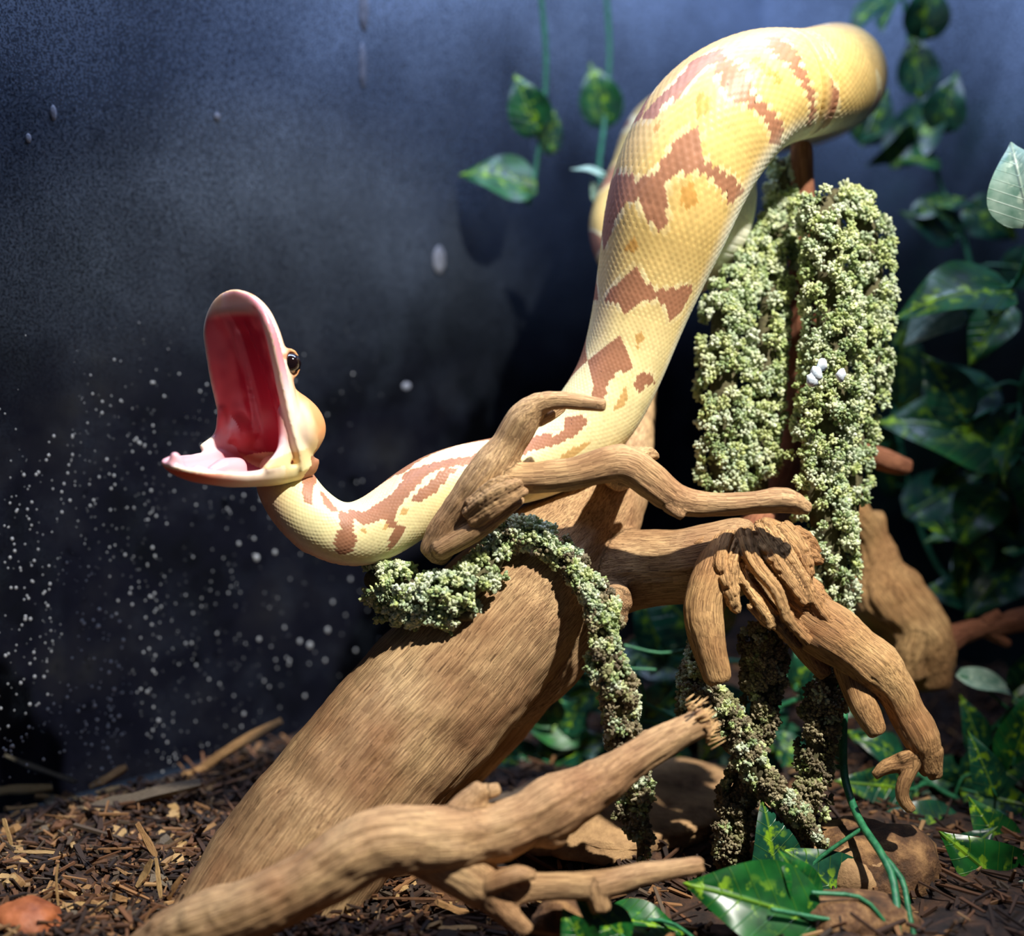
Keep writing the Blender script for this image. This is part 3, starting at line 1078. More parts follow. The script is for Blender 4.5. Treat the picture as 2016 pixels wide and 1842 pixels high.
def build_snake():
    global NEAR_SIGN
    J, U, D, ea = head_frame()
    el = unit(ea - 0.22 * UPV)                                  # the lower jaw rolls a little
    Lu, Ld = np.linalg.norm(U), np.linalg.norm(D)
    Nu = unit(np.cross(ea, U))
    if Nu.dot(D) < 0:
        Nu = -Nu
    Md = unit(np.cross(el, D))
    if Md.dot(U) < 0:
        Md = -Md
    parts = [loft(J - unit(U) * 0.007, U + unit(U) * 0.007, ea, Nu, up_prof), loft(J - unit(D) * 0.013, D + unit(D) * 0.013, el, Md, low_prof)]
    # neck
    ap, ar, as_, at, ad, asd = snake_axis()
    k = (as_ > 0.006) & (as_ < 0.034)
    parts.append(tube(ap[k][::8], ar[k][::8] * np.linspace(0.6, 1.0, len(ar[k][::8])) ** 0.5 * 0.99, 28))
    # jaw muscles, brow rings and the stretched skin at each corner of the mouth
    for sg in (-1, 1):
        c = J + ea * sg * 0.0158
        mus = catmull(np.array([c + U * 0.34 - Nu * 0.0075, c + U * 0.22 - Nu * 0.0085, c + U * 0.12 - Nu * 0.0085, c + U * 0.02 - Nu * 0.008, c - U * 0.05 - Nu * 0.008]), .001)
        uu = np.linspace(0, 1, len(mus))
        parts.append(tube(mus, .0022 + .0064 * np.sin(math.pi * uu ** 1.15) ** 0.8, 24))
        ec = J + U * .53 + ea * sg * .0182 - Nu * .0068
        ring = np.array([ec + (np.cos(q) * unit(U) * 1.25 + np.sin(q) * Nu) * .0038 for q in np.linspace(0, 2 * math.pi, 25)])
        parts.append(tube(ring, np.full(25, .0010), 8, False))
        for a, b in ((.10, .10), (.17, .17), (.23, .24), (.28, .30)):
            p0, p1 = c + U * a, J + el * sg * 0.0172 + D * b
            m = (p0 + p1) / 2 - (unit(Nu + Md)) * (0.30 * np.linalg.norm(p1 - p0)) * 0.8
            parts.append(tube(catmull(np.array([p0, m, p1]), 0.002), np.full(len(catmull(np.array([p0, m, p1]), 0.002)), .0017), 8))
    # gum ridges and the sheath in the floor of the mouth
    for sg in (-1, 1):
        ridge = np.array([J + U * a + ea * sg * w - Nu * z for a, w, z in ((.1, .0075, .0075), (.35, .0065, .0068), (.6, .0055, .0058), (.8, .0040, .0038))])
        parts.append(tube(catmull(ridge, .002), np.full(len(catmull(ridge, .002)), .0016), 8))
        ridge = np.array([J + D * a + el * sg * w - Md * z for a, w, z in ((.15, .0135, .003), (.4, .0128, .0028), (.65, .0100, .0018), (.85, .0068, -.0010))])
        parts.append(tube(catmull(ridge, .002), np.full(len(catmull(ridge, .002)), .0018), 8))
    parts.append(tube(np.array([J + D * .25 - Md * .004, J + D * .42 - Md * .003, J + D * .55 - Md * .0036]), np.array([.0042, .0040, .0022]), 12))
    parts.append(tube(np.array([J + D * .88 - Md * .0005, J + D * .93 + Md * .0035, J + D * .94 + Md * .0055]), np.array([.0030, .0026, .0014]), 10))
    v, f = merge(parts)
    v, f = voxel_union(v, f, 0.00055)
    v = relax(v, f, 14)
    n = normals_of(v, f)
    # colours from where each point lies on the head
    rel = v - J
    a = rel @ ea
    tu, cu = rel @ U / Lu ** 2, rel @ Nu
    td, cd = rel @ D / Ld ** 2, rel @ Md
    al = rel @ el
    wu = np.interp(tu, np.linspace(0, 1, 40), [up_prof(t)[0] for t in np.linspace(0, 1, 40)])
    wd = np.interp(td, np.linspace(0, 1, 40), [low_prof(t)[0] for t in np.linspace(0, 1, 40)])
    peach, cream_c, tan = lin(236, 178, 122), lin(252, 232, 204), lin(206, 134, 78)
    orange = lin(222, 112, 62)
    nz = vnoise(v * 260)
    col = np.tile(lin(240, 198, 146), (len(v), 1))
    # tan mask along the crown
    crown = smoothstep(-.006, -.010, cu + 0.0025 * nz) * smoothstep(.0, .1, tu)
    col = col + (tan - col) * (crown * 0.8)[:, None]
    stripe = smoothstep(.0022, .0010, np.abs(cu + .006 + .010 * (tu - .5) * (tu < .5) + .0006 * nz)) * (tu > .05) * (np.abs(a) > .5 * wu)
    col = col + (lin(186, 112, 62) - col) * (stripe * .8)[:, None]
    lipu = smoothstep(-.0075, -.0025, cu) * (tu > 0.02) * (tu < 1.1)
    col = col + (cream_c - col) * (lipu * 0.85)[:, None]
    for px, py, r in ((505, 600, .0024), (526, 630, .0018), (490, 578, .0016), (560, 700, .0016)):
        sp = J + U * np.interp(py, [572, 893], [1, 0])
        q = P(px, py, .452)
        dd = np.linalg.norm((v - q) - np.outer((v - q) @ FWD, FWD), axis=1)
        col = col + (orange - col) * (smoothstep(r, r * .4, dd) * (np.abs(a) > .55 * wu))[:, None] * .8
    tipc = smoothstep(.80, .98, tu)
    col = col + (lin(238, 178, 132) - col) * (tipc * .7)[:, None]
    chin = (cd < .0005) & (td > .12) & (cu > .002)
    col = np.where((chin)[:, None], lin(250, 226, 206) * (1 - smoothstep(.45, .95, td))[:, None] + lin(228, 116, 74) * smoothstep(.45, .95, td)[:, None], col)
    # inside of the mouth
    inu = smoothstep(.88, .76, np.abs(a) / np.maximum(wu, 1e-4)) * smoothstep(-.25, .1, n @ Nu) * (cu > -.020) * smoothstep(.91, .83, tu + .5 * (a / .02) ** 2 * .06)
    inu *= (td > -.6) * (tu > -.03) * (cu < .006)
    ind = smoothstep(.90, .78, np.abs(al) / np.maximum(wd, 1e-4)) * smoothstep(-.1, .25, n @ Md) * (cd > -.008) * smoothstep(1.06, .97, td) * (td > -.03) * (cu > -.002)
    pal = np.abs(a) / np.maximum(wu, 1e-4)
    deep = lin(176, 40, 58) + 0 * v
    rose = lin(226, 108, 110)
    crim = deep + (rose - deep) * smoothstep(.25, .85, pal + .25 * nz)[:, None]
    crim = crim + (lin(214, 120, 124) - crim) * (smoothstep(.25, .6, vnoise(np.stack([a * 330, tu * 3.0, cu * 90], -1))) * .45)[:, None]
    crim = crim + (lin(232, 140, 108) - crim) * (smoothstep(.78, .93, pal) * .7)[:, None]
    col = col + (crim - col) * inu[:, None]
    pink = lin(236, 176, 184) + (lin(196, 96, 108) - lin(236, 176, 184)) * (smoothstep(.30, .0, td) * smoothstep(.9, .5, np.abs(al) / wd))[:, None]
    pink = pink + (lin(250, 226, 228) - pink) * smoothstep(.62, .9, np.abs(al) / np.maximum(wd, 1e-4))[:, None]
    col = col + (pink - col) * ind[:, None]
    # neck: cream flanks with a tan dorsal band, pinkish throat
    hcol = col
    hv, hf = v, f
    bv, S, TH, edge, belly, bf, brad, SCC, TCC = snake_body()
    flat = bv.reshape(-1, 3)
    # which flank faces the camera on the long front stretch
    sel = (S > 60) & (S < 200)
    vis = (bv - CAM)
    nb = bv - bv.mean(1, keepdims=True)
    facing = (nb * vis).sum(-1) < 0
    NEAR_SIGN = float(np.sign(np.mean(np.sign(TH[sel & facing]))))
    bc = snake_colours(S, TH, edge, belly, bv, SCC, TCC)
    thr = smoothstep(45, 8, S) * smoothstep(80, 130, np.abs(TH))
    bc = bc + (lin(234, 186, 140) - bc) * (thr * .75)[..., None]
    bel = smoothstep(85, 45, S) * smoothstep(115, 150, np.abs(TH))
    bc = bc + (lin(236, 170, 128) - bc) * (bel * .7)[..., None]
    # head and neck blend into the same colours where they meet
    near = np.where(rel @ unit(ap[60] - J) > 0.004)[0]
    if len(near):
        sub = (S < 34)
        sp, scol = bv[sub][::7], bc[sub][::7]
        for i in range(0, len(near), 1500):
            ii = near[i:i + 1500]
            d = np.linalg.norm(hv[ii][:, None] - sp[None], axis=2)
            j = d.argmin(1)
            wgt = smoothstep(.004, .014, (rel[ii] @ unit(ap[60] - J))) * (1 - np.clip(inu[ii] + ind[ii], 0, 1))
            hcol[ii] = hcol[ii] + (scol[j] - hcol[ii]) * wgt[:, None]
    v, f = merge([(flat, [bf[:, ::-1]]), (hv, hf)])
    col = np.vstack([bc.reshape(-1, 3), np.clip(hcol, 0, 1)])
    root = empty('python', P(1560, 300, .53), category='snake',
                 label='yellow and tan banded python striking with its pink mouth wide open, draped over the driftwood')
    me = make_mesh('snake_body', v, f)
    colour_attr(me, 'tint', col)
    wet = np.concatenate([np.zeros(len(flat)), np.clip(inu + ind, 0, 1)])
    vec_attr(me, 'wet', np.stack([wet] * 3, -1))
    m, nt, out = new_mat('snake_skin')
    c = node(nt, 'ShaderNodeAttribute', attribute_name='tint').outputs['Color']
    wv = node(nt, 'ShaderNodeAttribute', attribute_name='wet').outputs['Fac']
    ro = node(nt, 'ShaderNodeMapRange', {0: wv, 3: 0.48, 4: 0.28}).outputs[0]
    principled(nt, out, c, ro, Specular_IOR_Level=0.35, Subsurface_Weight=0.12, Subsurface_Scale=0.004, Subsurface_Radius=(1.0, 0.45, 0.3))
    adopt(root, link('snake_body', me, m))
    # eyes
    em, nt, out = new_mat('eye')
    principled(nt, out, lin4(22, 10, 10), 0.06, Coat_Weight=1.0)
    v0, f0 = ico2()
    for _ in range(2):
        pass
    for sg in (1, -1):
        c = J + U * .53 + ea * sg * .0178 - Nu * .0068
        e = link('eye', make_mesh('eye', c + v0 * .0040, [f0]), em)
        adopt(root, e)
    return root, bv, S, TH


snake_root, SN_V, SN_S, SN_TH = build_snake()

# ------------------------------------------------------------------ hanging moss
MAT['moss'] = attr_material('moss', rough=0.75, noise=0.25, scale=1500.0, Specular_IOR_Level=0.3, Subsurface_Weight=0.0)
MAT['moss_stem'] = noise_material('moss_stem', [(0.3, lin4(58, 50, 34)), (0.7, lin4(104, 100, 66))], 500, 0.9)
MOSS_FRESH = [lin(176, 188, 118), lin(206, 214, 150), lin(222, 228, 192), lin(180, 198, 164), lin(128, 150, 100), lin(150, 170, 110), lin(216, 224, 200)]
MOSS_DRY = [lin(150, 138, 108), lin(120, 108, 84), lin(176, 164, 130), lin(140, 142, 96), lin(98, 88, 70)]


def build_moss(name, chains, label, group=None, dry=0.0, cluster=15.0, grain=3.8, cover=1.12, dryness_end=None, seed=0, cull=-0.45):
    rng = np.random.default_rng(100 + seed)
    iv, ifc = ico()
    stem_parts = []
    pos, size, colr, axis = [], [], [], []
    pals = np.array(MOSS_FRESH), np.array(MOSS_DRY)
    base_pt = P(*chains[0][0][:3])
    for ch in chains:
        c = catmull(chain3d(ch), 0.003)
        pts, rad = c[:, :3], c[:, 3]
        px = c[:, 3:4] * 0 + 1
        seg = np.linalg.norm(np.diff(pts, axis=0), axis=1)
        s = np.concatenate([[0], np.cumsum(seg)])
        t, a, b = frames(pts)
        stem_parts.append(tube(pts, np.maximum(rad * 0.50, 0.0010), 10))
        m = 0.0002 * np.mean([r[2] for r in ch]) / 0.5          # one photo pixel in metres
        area_m = np.trapz(2 * math.pi * rad, s)
        ncl = int(area_m / (math.pi * (cluster * m) ** 2) * cover)
        w = rad[:-1] * seg
        pick = rng.choice(len(seg), ncl, p=w / w.sum())
        for i in pick:
            th = rng.uniform(0, 2 * math.pi)
            d = math.cos(th) * a[i] + math.sin(th) * b[i]
            if d.dot(-FWD) < cull:
                continue
            rc = cluster * m * rng.uniform(0.55, 1.3)
            rc = min(rc, rad[i] * 0.75 + 0.0005)
            cen = pts[i] + d * max(rad[i] - rc * rng.uniform(0.6, 1.15), 0) + t[i] * rng.normal(0, rc * 0.5)
            u = i / max(len(seg) - 1, 1)
            dr = dry if dryness_end is None else dry + (dryness_end - dry) * u
            isdry = rng.random() < dr
            pal = pals[1] if isdry else pals[0]
            cc = pal[rng.integers(len(pal))]
            ng = int(11 + 24 * (rc / (cluster * m)) ** 2)
            dirs = rng.normal(0, 1, (ng, 3)) + d * 0.9
            dirs /= np.linalg.norm(dirs, axis=1)[:, None]
            pos.append(cen + dirs * rc * rng.uniform(0.55, 1.05, (ng, 1)))
            axis.append(dirs)
            size.append(grain * m * rng.uniform(0.55, 1.25, ng))
            k = pal[rng.integers(len(pal), size=ng)]
            col = cc * 0.6 + k * 0.4
            col = col * rng.uniform(0.75, 1.15, (ng, 1))
            colr.append(col)
    pos, size, colr, axis = np.vstack(pos), np.concatenate(size), np.vstack(colr), np.vstack(axis)
    n = len(pos)
    # buds: small ellipsoids pointing outwards
    side = np.cross(axis, rng.normal(0, 1, (n, 3)))
    side /= np.linalg.norm(side, axis=1)[:, None]
    third = np.cross(axis, side)
    el = rng.uniform(0.9, 1.9, n)
    v = pos[:, None] + size[:, None, None] * (iv[None, :, 0:1] * side[:, None] + iv[None, :, 1:2] * third[:, None] * rng.uniform(0.6, 1.0, (n, 1, 1)) + iv[None, :, 2:3] * axis[:, None] * el[:, None, None])
    f = (ifc[None] + (np.arange(n) * 12)[:, None, None]).reshape(-1, 3)
    me = make_mesh('buds', v.reshape(-1, 3), [f], False)
    colour_attr(me, 'tint', np.clip(np.repeat(colr, 12, axis=0), 0, 1))
    root = empty(name, base_pt, category='moss', label=label, group=group)
    adopt(root, link('buds', me, MAT['moss'], kind='stuff'))
    sv, sf = merge(stem_parts)
    adopt(root, link('stem', make_mesh('stem', sv, sf), MAT['moss_stem']))
    return root


build_moss('hanging_moss', [
    [(1535, 440, .540, 36), (1480, 530, .534, 46), (1432, 600, .526, 50), (1426, 700, .522, 56), (1424, 820, .518, 54), (1420, 930, .516, 50), (1425, 1000, .514, 42)],
    [(1537, 325, .548, 28), (1540, 400, .545, 38), (1525, 540, .532, 42), (1508, 680, .522, 42), (1500, 830, .520, 44), (1492, 960, .518, 40)],
], 'thick grey-green moss strand hanging directly under the upper snake coil', seed=1)
build_moss('hanging_moss', [
    [(1580, 440, .520, 40), (1620, 410, .515, 52), (1632, 520, .512, 58), (1638, 660, .510, 62), (1632, 800, .508, 66), (1605, 930, .508, 60), (1632, 1060, .508, 56), (1650, 1160, .508, 44), (1660, 1235, .508, 22)],
    [(1640, 390, .522, 42), (1690, 430, .522, 50), (1712, 520, .522, 50), (1712, 640, .521, 50), (1702, 760, .520, 48), (1685, 880, .518, 40), (1670, 1000, .516, 44)],
], 'longest pale green moss strand with a white fleck, right of the other thick one', seed=2)
MOSS_LONG = bpy.data.objects['hanging_moss.001']
build_moss('moss_clump', [
    [(735, 1140, .482, 42), (790, 1160, .474, 54), (850, 1180, .468, 52), (910, 1165, .466, 50), (960, 1120, .468, 40), (990, 1080, .472, 30)],
    [(760, 1190, .476, 36), (840, 1212, .468, 30), (925, 1208, .464, 28)],
], 'bright green moss clump on the trunk beneath the curve of the snake', seed=3, cluster=15, grain=4.6, cull=-0.7)
build_moss('hanging_moss', [
    [(960, 1070, .476, 28), (1005, 1050, .474, 34), (1065, 1058, .474, 32), (1115, 1100, .474, 30), (1155, 1145, .471, 30), (1185, 1195, .467, 34), (1190, 1255, .464, 30), (1192, 1310, .463, 40), (1215, 1360, .463, 38), (1225, 1430, .464, 36), (1240, 1500, .466, 28), (1258, 1560, .468, 30), (1240, 1600, .468, 30), (1262, 1650, .469, 22), (1258, 1692, .469, 8)],
], 'narrow moss strand trailing over the trunk and down behind the frayed branch', seed=4, cover=1.7, dry=0.05, dryness_end=0.75, cluster=14, grain=4.4)
build_moss('hanging_moss', [
    [(1396, 1215, .488, 18), (1385, 1265, .486, 24), (1372, 1330, .484, 36), (1366, 1400, .482, 30), (1362, 1420, .482, 20)],
    [(1390, 1360, .480, 26), (1440, 1420, .478, 32), (1480, 1500, .477, 32), (1530, 1560, .476, 28), (1580, 1610, .475, 20), (1608, 1645, .475, 11), (1632, 1668, .475, 4)],
], 'moss strand with a thin pointed tip slanting down to the lower leaves', seed=5, cover=1.7, dry=0.55, cluster=13, grain=4.2)
build_moss('hanging_moss', [
    [(1490, 1235, .494, 34), (1505, 1300, .492, 46), (1500, 1370, .490, 40), (1490, 1430, .489, 36), (1478, 1500, .489, 28), (1455, 1560, .488, 36), (1440, 1620, .488, 40), (1438, 1680, .488, 34), (1430, 1720, .488, 24)],
], 'dark brown dried moss strand hanging below the gnarled burl', seed=6, cover=1.7, dry=0.92, cluster=13, grain=4.2)
build_moss('hanging_moss', [
    [(1640, 1320, .488, 26), (1625, 1365, .487, 38), (1612, 1430, .486, 42), (1602, 1500, .485, 36), (1598, 1570, .484, 38), (1572, 1640, .483, 32), (1556, 1690, .482, 26), (1542, 1722, .482, 14)],
], 'clumpy dried moss strand hanging from the root below the short finger', seed=7, cover=1.7, dry=0.85, cluster=16, grain=4.0)

# ------------------------------------------------------------------ leaves and vines
def leaf_mesh(name, aspect, curl, fold, tip, thick=0.012):
    """Leaf of length 1 along +y from its base at the origin; +z is the upper face. A thin closed blade."""
    nu, nv = 15, 9
    v = []
    for s in (1, -1):
        for i in range(nu):
            u = i / (nu - 1)
            w = aspect * (math.sin(math.pi * min(1, u * 1.02) ** 0.62) ** 0.85 if 0 < u < 0.98 else 0.02) * (1 - tip * u * u * 0.4)
            for j in range(nv):
                x = (j / (nv - 1) * 2 - 1)
                z = curl * (u - 0.35) ** 2 * -1 + fold * abs(x) * w + 0.02 * math.sin(u * 9 + abs(x) * 3) * abs(x) - 0.010 * (abs(x) < 0.1)
                v.append([x * w, u - 0.10 * (1 - abs(x)) * 0 - 0.06 * abs(x) * math.exp(-(u * 9) ** 2), z + s * thick / 2 * (1 - 0.8 * abs(x))])
    n = nu * nv
    f = []
    for i in range(nu - 1):
        for j in range(nv - 1):
            a = i * nv + j
            f.append([a, a + 1, a + nv + 1, a + nv])
            f.append([n + a, n + a + nv, n + a + nv + 1, n + a + 1])
    me = make_mesh(name, np.array(v), [np.array(f)])
    return me


def leaf_material(name, deep, mid, splash, gloss=0.35, amount=0.5):
    m, nt, out = new_mat(name)
    tc = node(nt, 'ShaderNodeTexCoord').outputs['Object']
    rnd = node(nt, 'ShaderNodeObjectInfo').outputs['Random']
    sep = node(nt, 'ShaderNodeSeparateXYZ', {0: tc})
    ax = maths(nt, 'ABSOLUTE', sep.outputs[0])
    off = node(nt, 'ShaderNodeVectorMath', {0: tc, 1: node(nt, 'ShaderNodeCombineXYZ', {0: maths(nt, 'MULTIPLY', rnd, 31.0), 1: maths(nt, 'MULTIPLY', rnd, 17.0)}).outputs[0]}, operation='ADD').outputs[0]
    n1 = node(nt, 'ShaderNodeTexNoise', {'Vector': off, 'Scale': 5.0, 'Detail': 3.0}).outputs['Fac']
    base = ramp(nt, n1, [(0.3, deep), (0.7, mid)])
    # paired side veins sweep forward from the midrib
    ph = maths(nt, 'SUBTRACT', sep.outputs[1], maths(nt, 'MULTIPLY', ax, 0.75))
    wv = maths(nt, 'ABSOLUTE', maths(nt, 'SINE', maths(nt, 'MULTIPLY', ph, 22.0)))
    vein = ramp(nt, wv, [(0.0, (1, 1, 1, 1)), (0.16, (0, 0, 0, 1))])
    rib = ramp(nt, ax, [(0.0, (1, 1, 1, 1)), (0.022, (0, 0, 0, 1))])
    n2 = node(nt, 'ShaderNodeTexNoise', {'Vector': off, 'Scale': 7.5, 'Detail': 4.0}).outputs['Fac']
    near = ramp(nt, ax, [(0.05, (1, 1, 1, 1)), (0.20, (0, 0, 0, 1))])
    spl = maths(nt, 'MULTIPLY', ramp(nt, n2, [(0.56 - 0.06 * amount, (0, 0, 0, 1)), (0.62, (1, 1, 1, 1))]), near)
    col = mixc(nt, maths(nt, 'MULTIPLY', vein, 0.22), base, splash)
    col = mixc(nt, maths(nt, 'MULTIPLY', rib, 0.6), col, splash)
    col = mixc(nt, spl, col, splash)
    hgt = maths(nt, 'ADD', maths(nt, 'MULTIPLY', vein, 0.5), rib)
    bump = node(nt, 'ShaderNodeBump', {'Strength': 0.35, 'Distance': 0.02, 'Height': hgt}).outputs[0]
    principled(nt, out, col, gloss, Normal=bump, Specular_IOR_Level=0.45)
    return m


MAT['leaf'] = leaf_material('leaf', lin4(10, 58, 34), lin4(34, 104, 46), lin4(150, 190, 30))
MAT['leaf_pale'] = leaf_material('leaf_pale', lin4(96, 140, 120), lin4(168, 196, 178), lin4(190, 214, 190), 0.4, 0.2)
MAT['leaf_dark'] = leaf_material('leaf_dark', lin4(10, 46, 36), lin4(26, 84, 58), lin4(124, 164, 34))
MAT['leaf_front'] = leaf_material('leaf_front', lin4(10, 56, 24), lin4(30, 100, 38), lin4(122, 164, 40), 0.3, 0.1)
MAT['stalk'] = noise_material('stalk', [(0.3, lin4(22, 88, 58)), (0.7, lin4(60, 140, 92))], 300, 0.45)
LEAVES = {}


def leaf_data(kind, shape):
    k = (kind, shape)
    if k not in LEAVES:
        p = [(0.34, 0.25, 0.12, 0.3), (0.40, 0.5, 0.2, 0.1), (0.26, 0.2, 0.25, 0.5)][shape]
        me = leaf_mesh('leaf', *p)
        me.materials.append(MAT[kind])
        LEAVES[k] = me
    return LEAVES[k]


def place_leaf(parent, base, tipdir, face, length, kind, shape):
    y = unit(tipdir)
    z = np.asarray(face, float)
    z = unit(z - y * z.dot(y))
    x = np.cross(y, z)
    o = bpy.data.objects.new('leaf', leaf_data(kind, shape))
    COL.objects.link(o)
    M = Matrix(((*[x[0] * length, y[0] * length, z[0] * length], base[0]), (x[1] * length, y[1] * length, z[1] * length, base[1]), (x[2] * length, y[2] * length, z[2] * length, base[2]), (0, 0, 0, 1)))
    o.matrix_world = M
    o.parent = parent
    o.matrix_parent_inverse = Matrix.Translation(-parent.location)
    o.matrix_basis = M
    return o


def vine(name, chain, leaves, label, rad=5, kind='leaf', group=None, cat='vine', seed=0, extra=0, size=(70, 150), stems=()):
    """chain: stem in (px, py, d); leaves: (px, py, d, length px, image angle, kind, shape, face (right, up, toward))."""
    rng = np.random.default_rng(500 + seed)
    root = empty(name, P(*chain[-1][:3]), category=cat, label=label, group=group)
    c = catmull(chain3d([(x[0], x[1], x[2], x[3] if len(x) > 3 else rad) for x in chain]), 0.004)
    parts = [tube(c[:, :3], c[:, 3], 7)]
    for st in stems:
        sc = catmull(chain3d([(x[0], x[1], x[2], x[3] if len(x) > 3 else rad * 0.7) for x in st]), 0.004)
        parts.append(tube(sc[:, :3], sc[:, 3], 6))
    jobs = []
    for px, py, d, ln, ang, kd, shp, face in leaves:
        a = math.radians(ang)
        y = math.cos(a) * RGT + math.sin(a) * UPV
        jobs.append((P(px, py, d), y, face[0] * RGT + face[1] * UPV - face[2] * FWD, ln * d / FPX, kd, shp))
    for _ in range(extra):
        i = rng.integers(2, len(c) - 1)
        a = rng.uniform(0, 2 * math.pi)
        y = math.cos(a) * RGT + math.sin(a) * UPV * 0.9 - FWD * rng.uniform(-.1, .6)
        d = float((c[i, :3] - CAM) @ FWD)
        ln = rng.uniform(*size) * d / FPX
        b = c[i, :3] + y * ln * 0.4 - FWD * rng.uniform(0, .012)
        jobs.append((b, y, -FWD + rng.normal(0, .45, 3) + np.array([0, 0, .45]), ln, kind, int(rng.integers(3))))
    for b, y, face, ln, kd, shp in jobs:
        i = np.linalg.norm(c[:, :3] - b, axis=1).argmin()
        st = catmull(np.array([c[i, :3], (c[i, :3] + b) / 2 + np.array([0, 0, .002]), b, b + y * ln * .12]), .004)
        parts.append(tube(st, np.full(len(st), max(0.0005, c[i, 3] * .55)), 6))
        place_leaf(root, b, y, face, ln, kd, shp)
    v, f = merge(parts)
    adopt(root, link('stem', make_mesh('stem', v, f), MAT['stalk']))
    return root


BG = 'artificial vines along the back of the tank'
vine('leafy_vine', [(1060, -60, .66), (1075, 120, .66), (1065, 260, .655), (1050, 360, .65), (1040, 400, .65)],
     [(1060, 262, .65, 130, 112, 'leaf', 0, (-.3, .5, .8)), (1050, 372, .645, 150, 160, 'leaf', 1, (-.1, .6, .8)), (1080, 300, .65, 90, 80, 'leaf_dark', 2, (.3, .3, .9))],
     'blurred green leaf cluster hanging farthest along the misted glass', seed=1, group=BG)
vine('leafy_vine', [(1190, -60, .70), (1200, 100, .70), (1190, 240, .69), (1180, 340, .66), (1200, 400, .65)],
     [(1195, 245, .69, 130, 105, 'leaf', 0, (-.2, .5, .8)), (1192, 345, .62, 70, 165, 'leaf_pale', 2, (-.4, .7, .4)), (1190, 405, .62, 60, 120, 'leaf_pale', 2, (-.5, .3, .6))],
     'blurred vine with a pale curled leaf beside the snake body', seed=2, group=BG)
vine('leafy_vine', [(1770, -80, .70), (1790, 80, .70), (1820, 240, .69), (1850, 360, .68), (1900, 480, .66), (1930, 640, .65)],
     [(1760, 320, .68, 210, 52, 'leaf_dark', 2, (-.3, .4, .8)), (1850, 320, .67, 100, 170, 'leaf', 1, (-.1, .7, .7)), (1700, 280, .7, 130, 70, 'leaf_dark', 0, (0, .3, .9)),
      (1800, 420, .66, 110, 20, 'leaf', 2, (.2, .6, .7)), (1880, 470, .66, 120, 150, 'leaf_dark', 0, (0, .4, .9))],
     'dim vine climbing behind the rounded upper coil of the snake', seed=3, extra=10, kind='leaf_dark', group=BG)
vine('leafy_vine', [(2080, 200, .52), (2050, 380, .54), (2010, 540, .57), (1985, 566, .58), (1950, 600, .60), (1940, 700, .62)],
     [(1990, 566, .575, 225, 186, 'leaf', 1, (-.1, .75, .65)), (1890, 600, .585, 130, 210, 'leaf_pale', 1, (-.1, .6, .75)), (1985, 600, .60, 140, 235, 'leaf', 0, (-.2, .6, .7)), (2030, 440, .50, 170, 105, 'leaf_pale', 1, (-.5, .2, .8))],
     'vine with a large striped leaf reaching left from the picture edge', seed=4, group=BG)
vine('leafy_vine', [(2070, 620, .60), (2012, 760, .61), (2005, 900, .62), (1960, 930, .62), (1935, 1010, .62), (1925, 1100, .62)],
     [(1990, 870, .60, 250, 165, 'leaf', 1, (-.1, .5, .85)), (1960, 760, .61, 160, 200, 'leaf_dark', 1, (-.2, .6, .8)), (1900, 830, .59, 160, 120, 'leaf_dark', 0, (-.2, .5, .8)), (1960, 1010, .63, 150, 200, 'leaf', 2, (-.1, .6, .7))],
     'vine with yellow-streaked leaves and a forked pale stem right of the long moss', seed=5, extra=6, kind='leaf', group=BG,
     stems=([(2010, 860, .61), (1965, 940, .615), (1930, 1000, .615), (1918, 1030, .615)], [(1955, 830, .61), (1970, 880, .615), (1965, 940, .615)], [(2040, 770, .61), (1960, 830, .615), (1940, 840, .615)], [(1965, 880, .61), (2030, 890, .61)]))
vine('leafy_vine', [(2080, 1050, .62), (1990, 1100, .63), (1900, 1150, .64), (1850, 1120, .65), (1800, 1000, .66), (1760, 780, .67), (1790, 620, .67)],
     [(1790, 1010, .64, 170, 30, 'leaf_dark', 0, (0, .5, .8)), (1880, 1120, .63, 150, 20, 'leaf', 2, (0, .6, .7)), (1960, 1180, .62, 150, 170, 'leaf_dark', 0, (0, .6, .7))],
     'dark vine arching above the knobby rear branch', seed=6, extra=14, kind='leaf_dark', size=(90, 170), group=BG)
vine('leafy_vine', [(2080, 1330, .56), (1990, 1400, .57), (1930, 1480, .58), (1960, 1600, .57), (2040, 1700, .55)],
     [(1890, 1330, .57, 130, -15, 'leaf_pale', 2, (0, .75, .5)), (1990, 1510, .55, 170, 70, 'leaf', 0, (.2, .3, .9)), (1900, 1560, .58, 180, 20, 'leaf_dark', 0, (0, .5, .8)), (2000, 1380, .56, 120, 10, 'leaf', 2, (0, .6, .7))],
     'shadowed vine drooping below the reddish side twig', seed=7, extra=8, kind='leaf_dark', group=BG)
vine('leafy_vine', [(1830, 1900, .47), (1900, 1860, .48), (1960, 1820, .485), (2060, 1760, .49)],
     [(2040, 1800, .48, 240, 138, 'leaf_front', 0, (-.3, .5, .75)), (1960, 1860, .47, 160, 60, 'leaf_dark', 0, (0, .5, .8)), (2030, 1850, .465, 140, 150, 'leaf_front', 1, (-.1, .6, .7))],
     'leaf spray with a bright yellow midrib at the lower picture corner', seed=8)
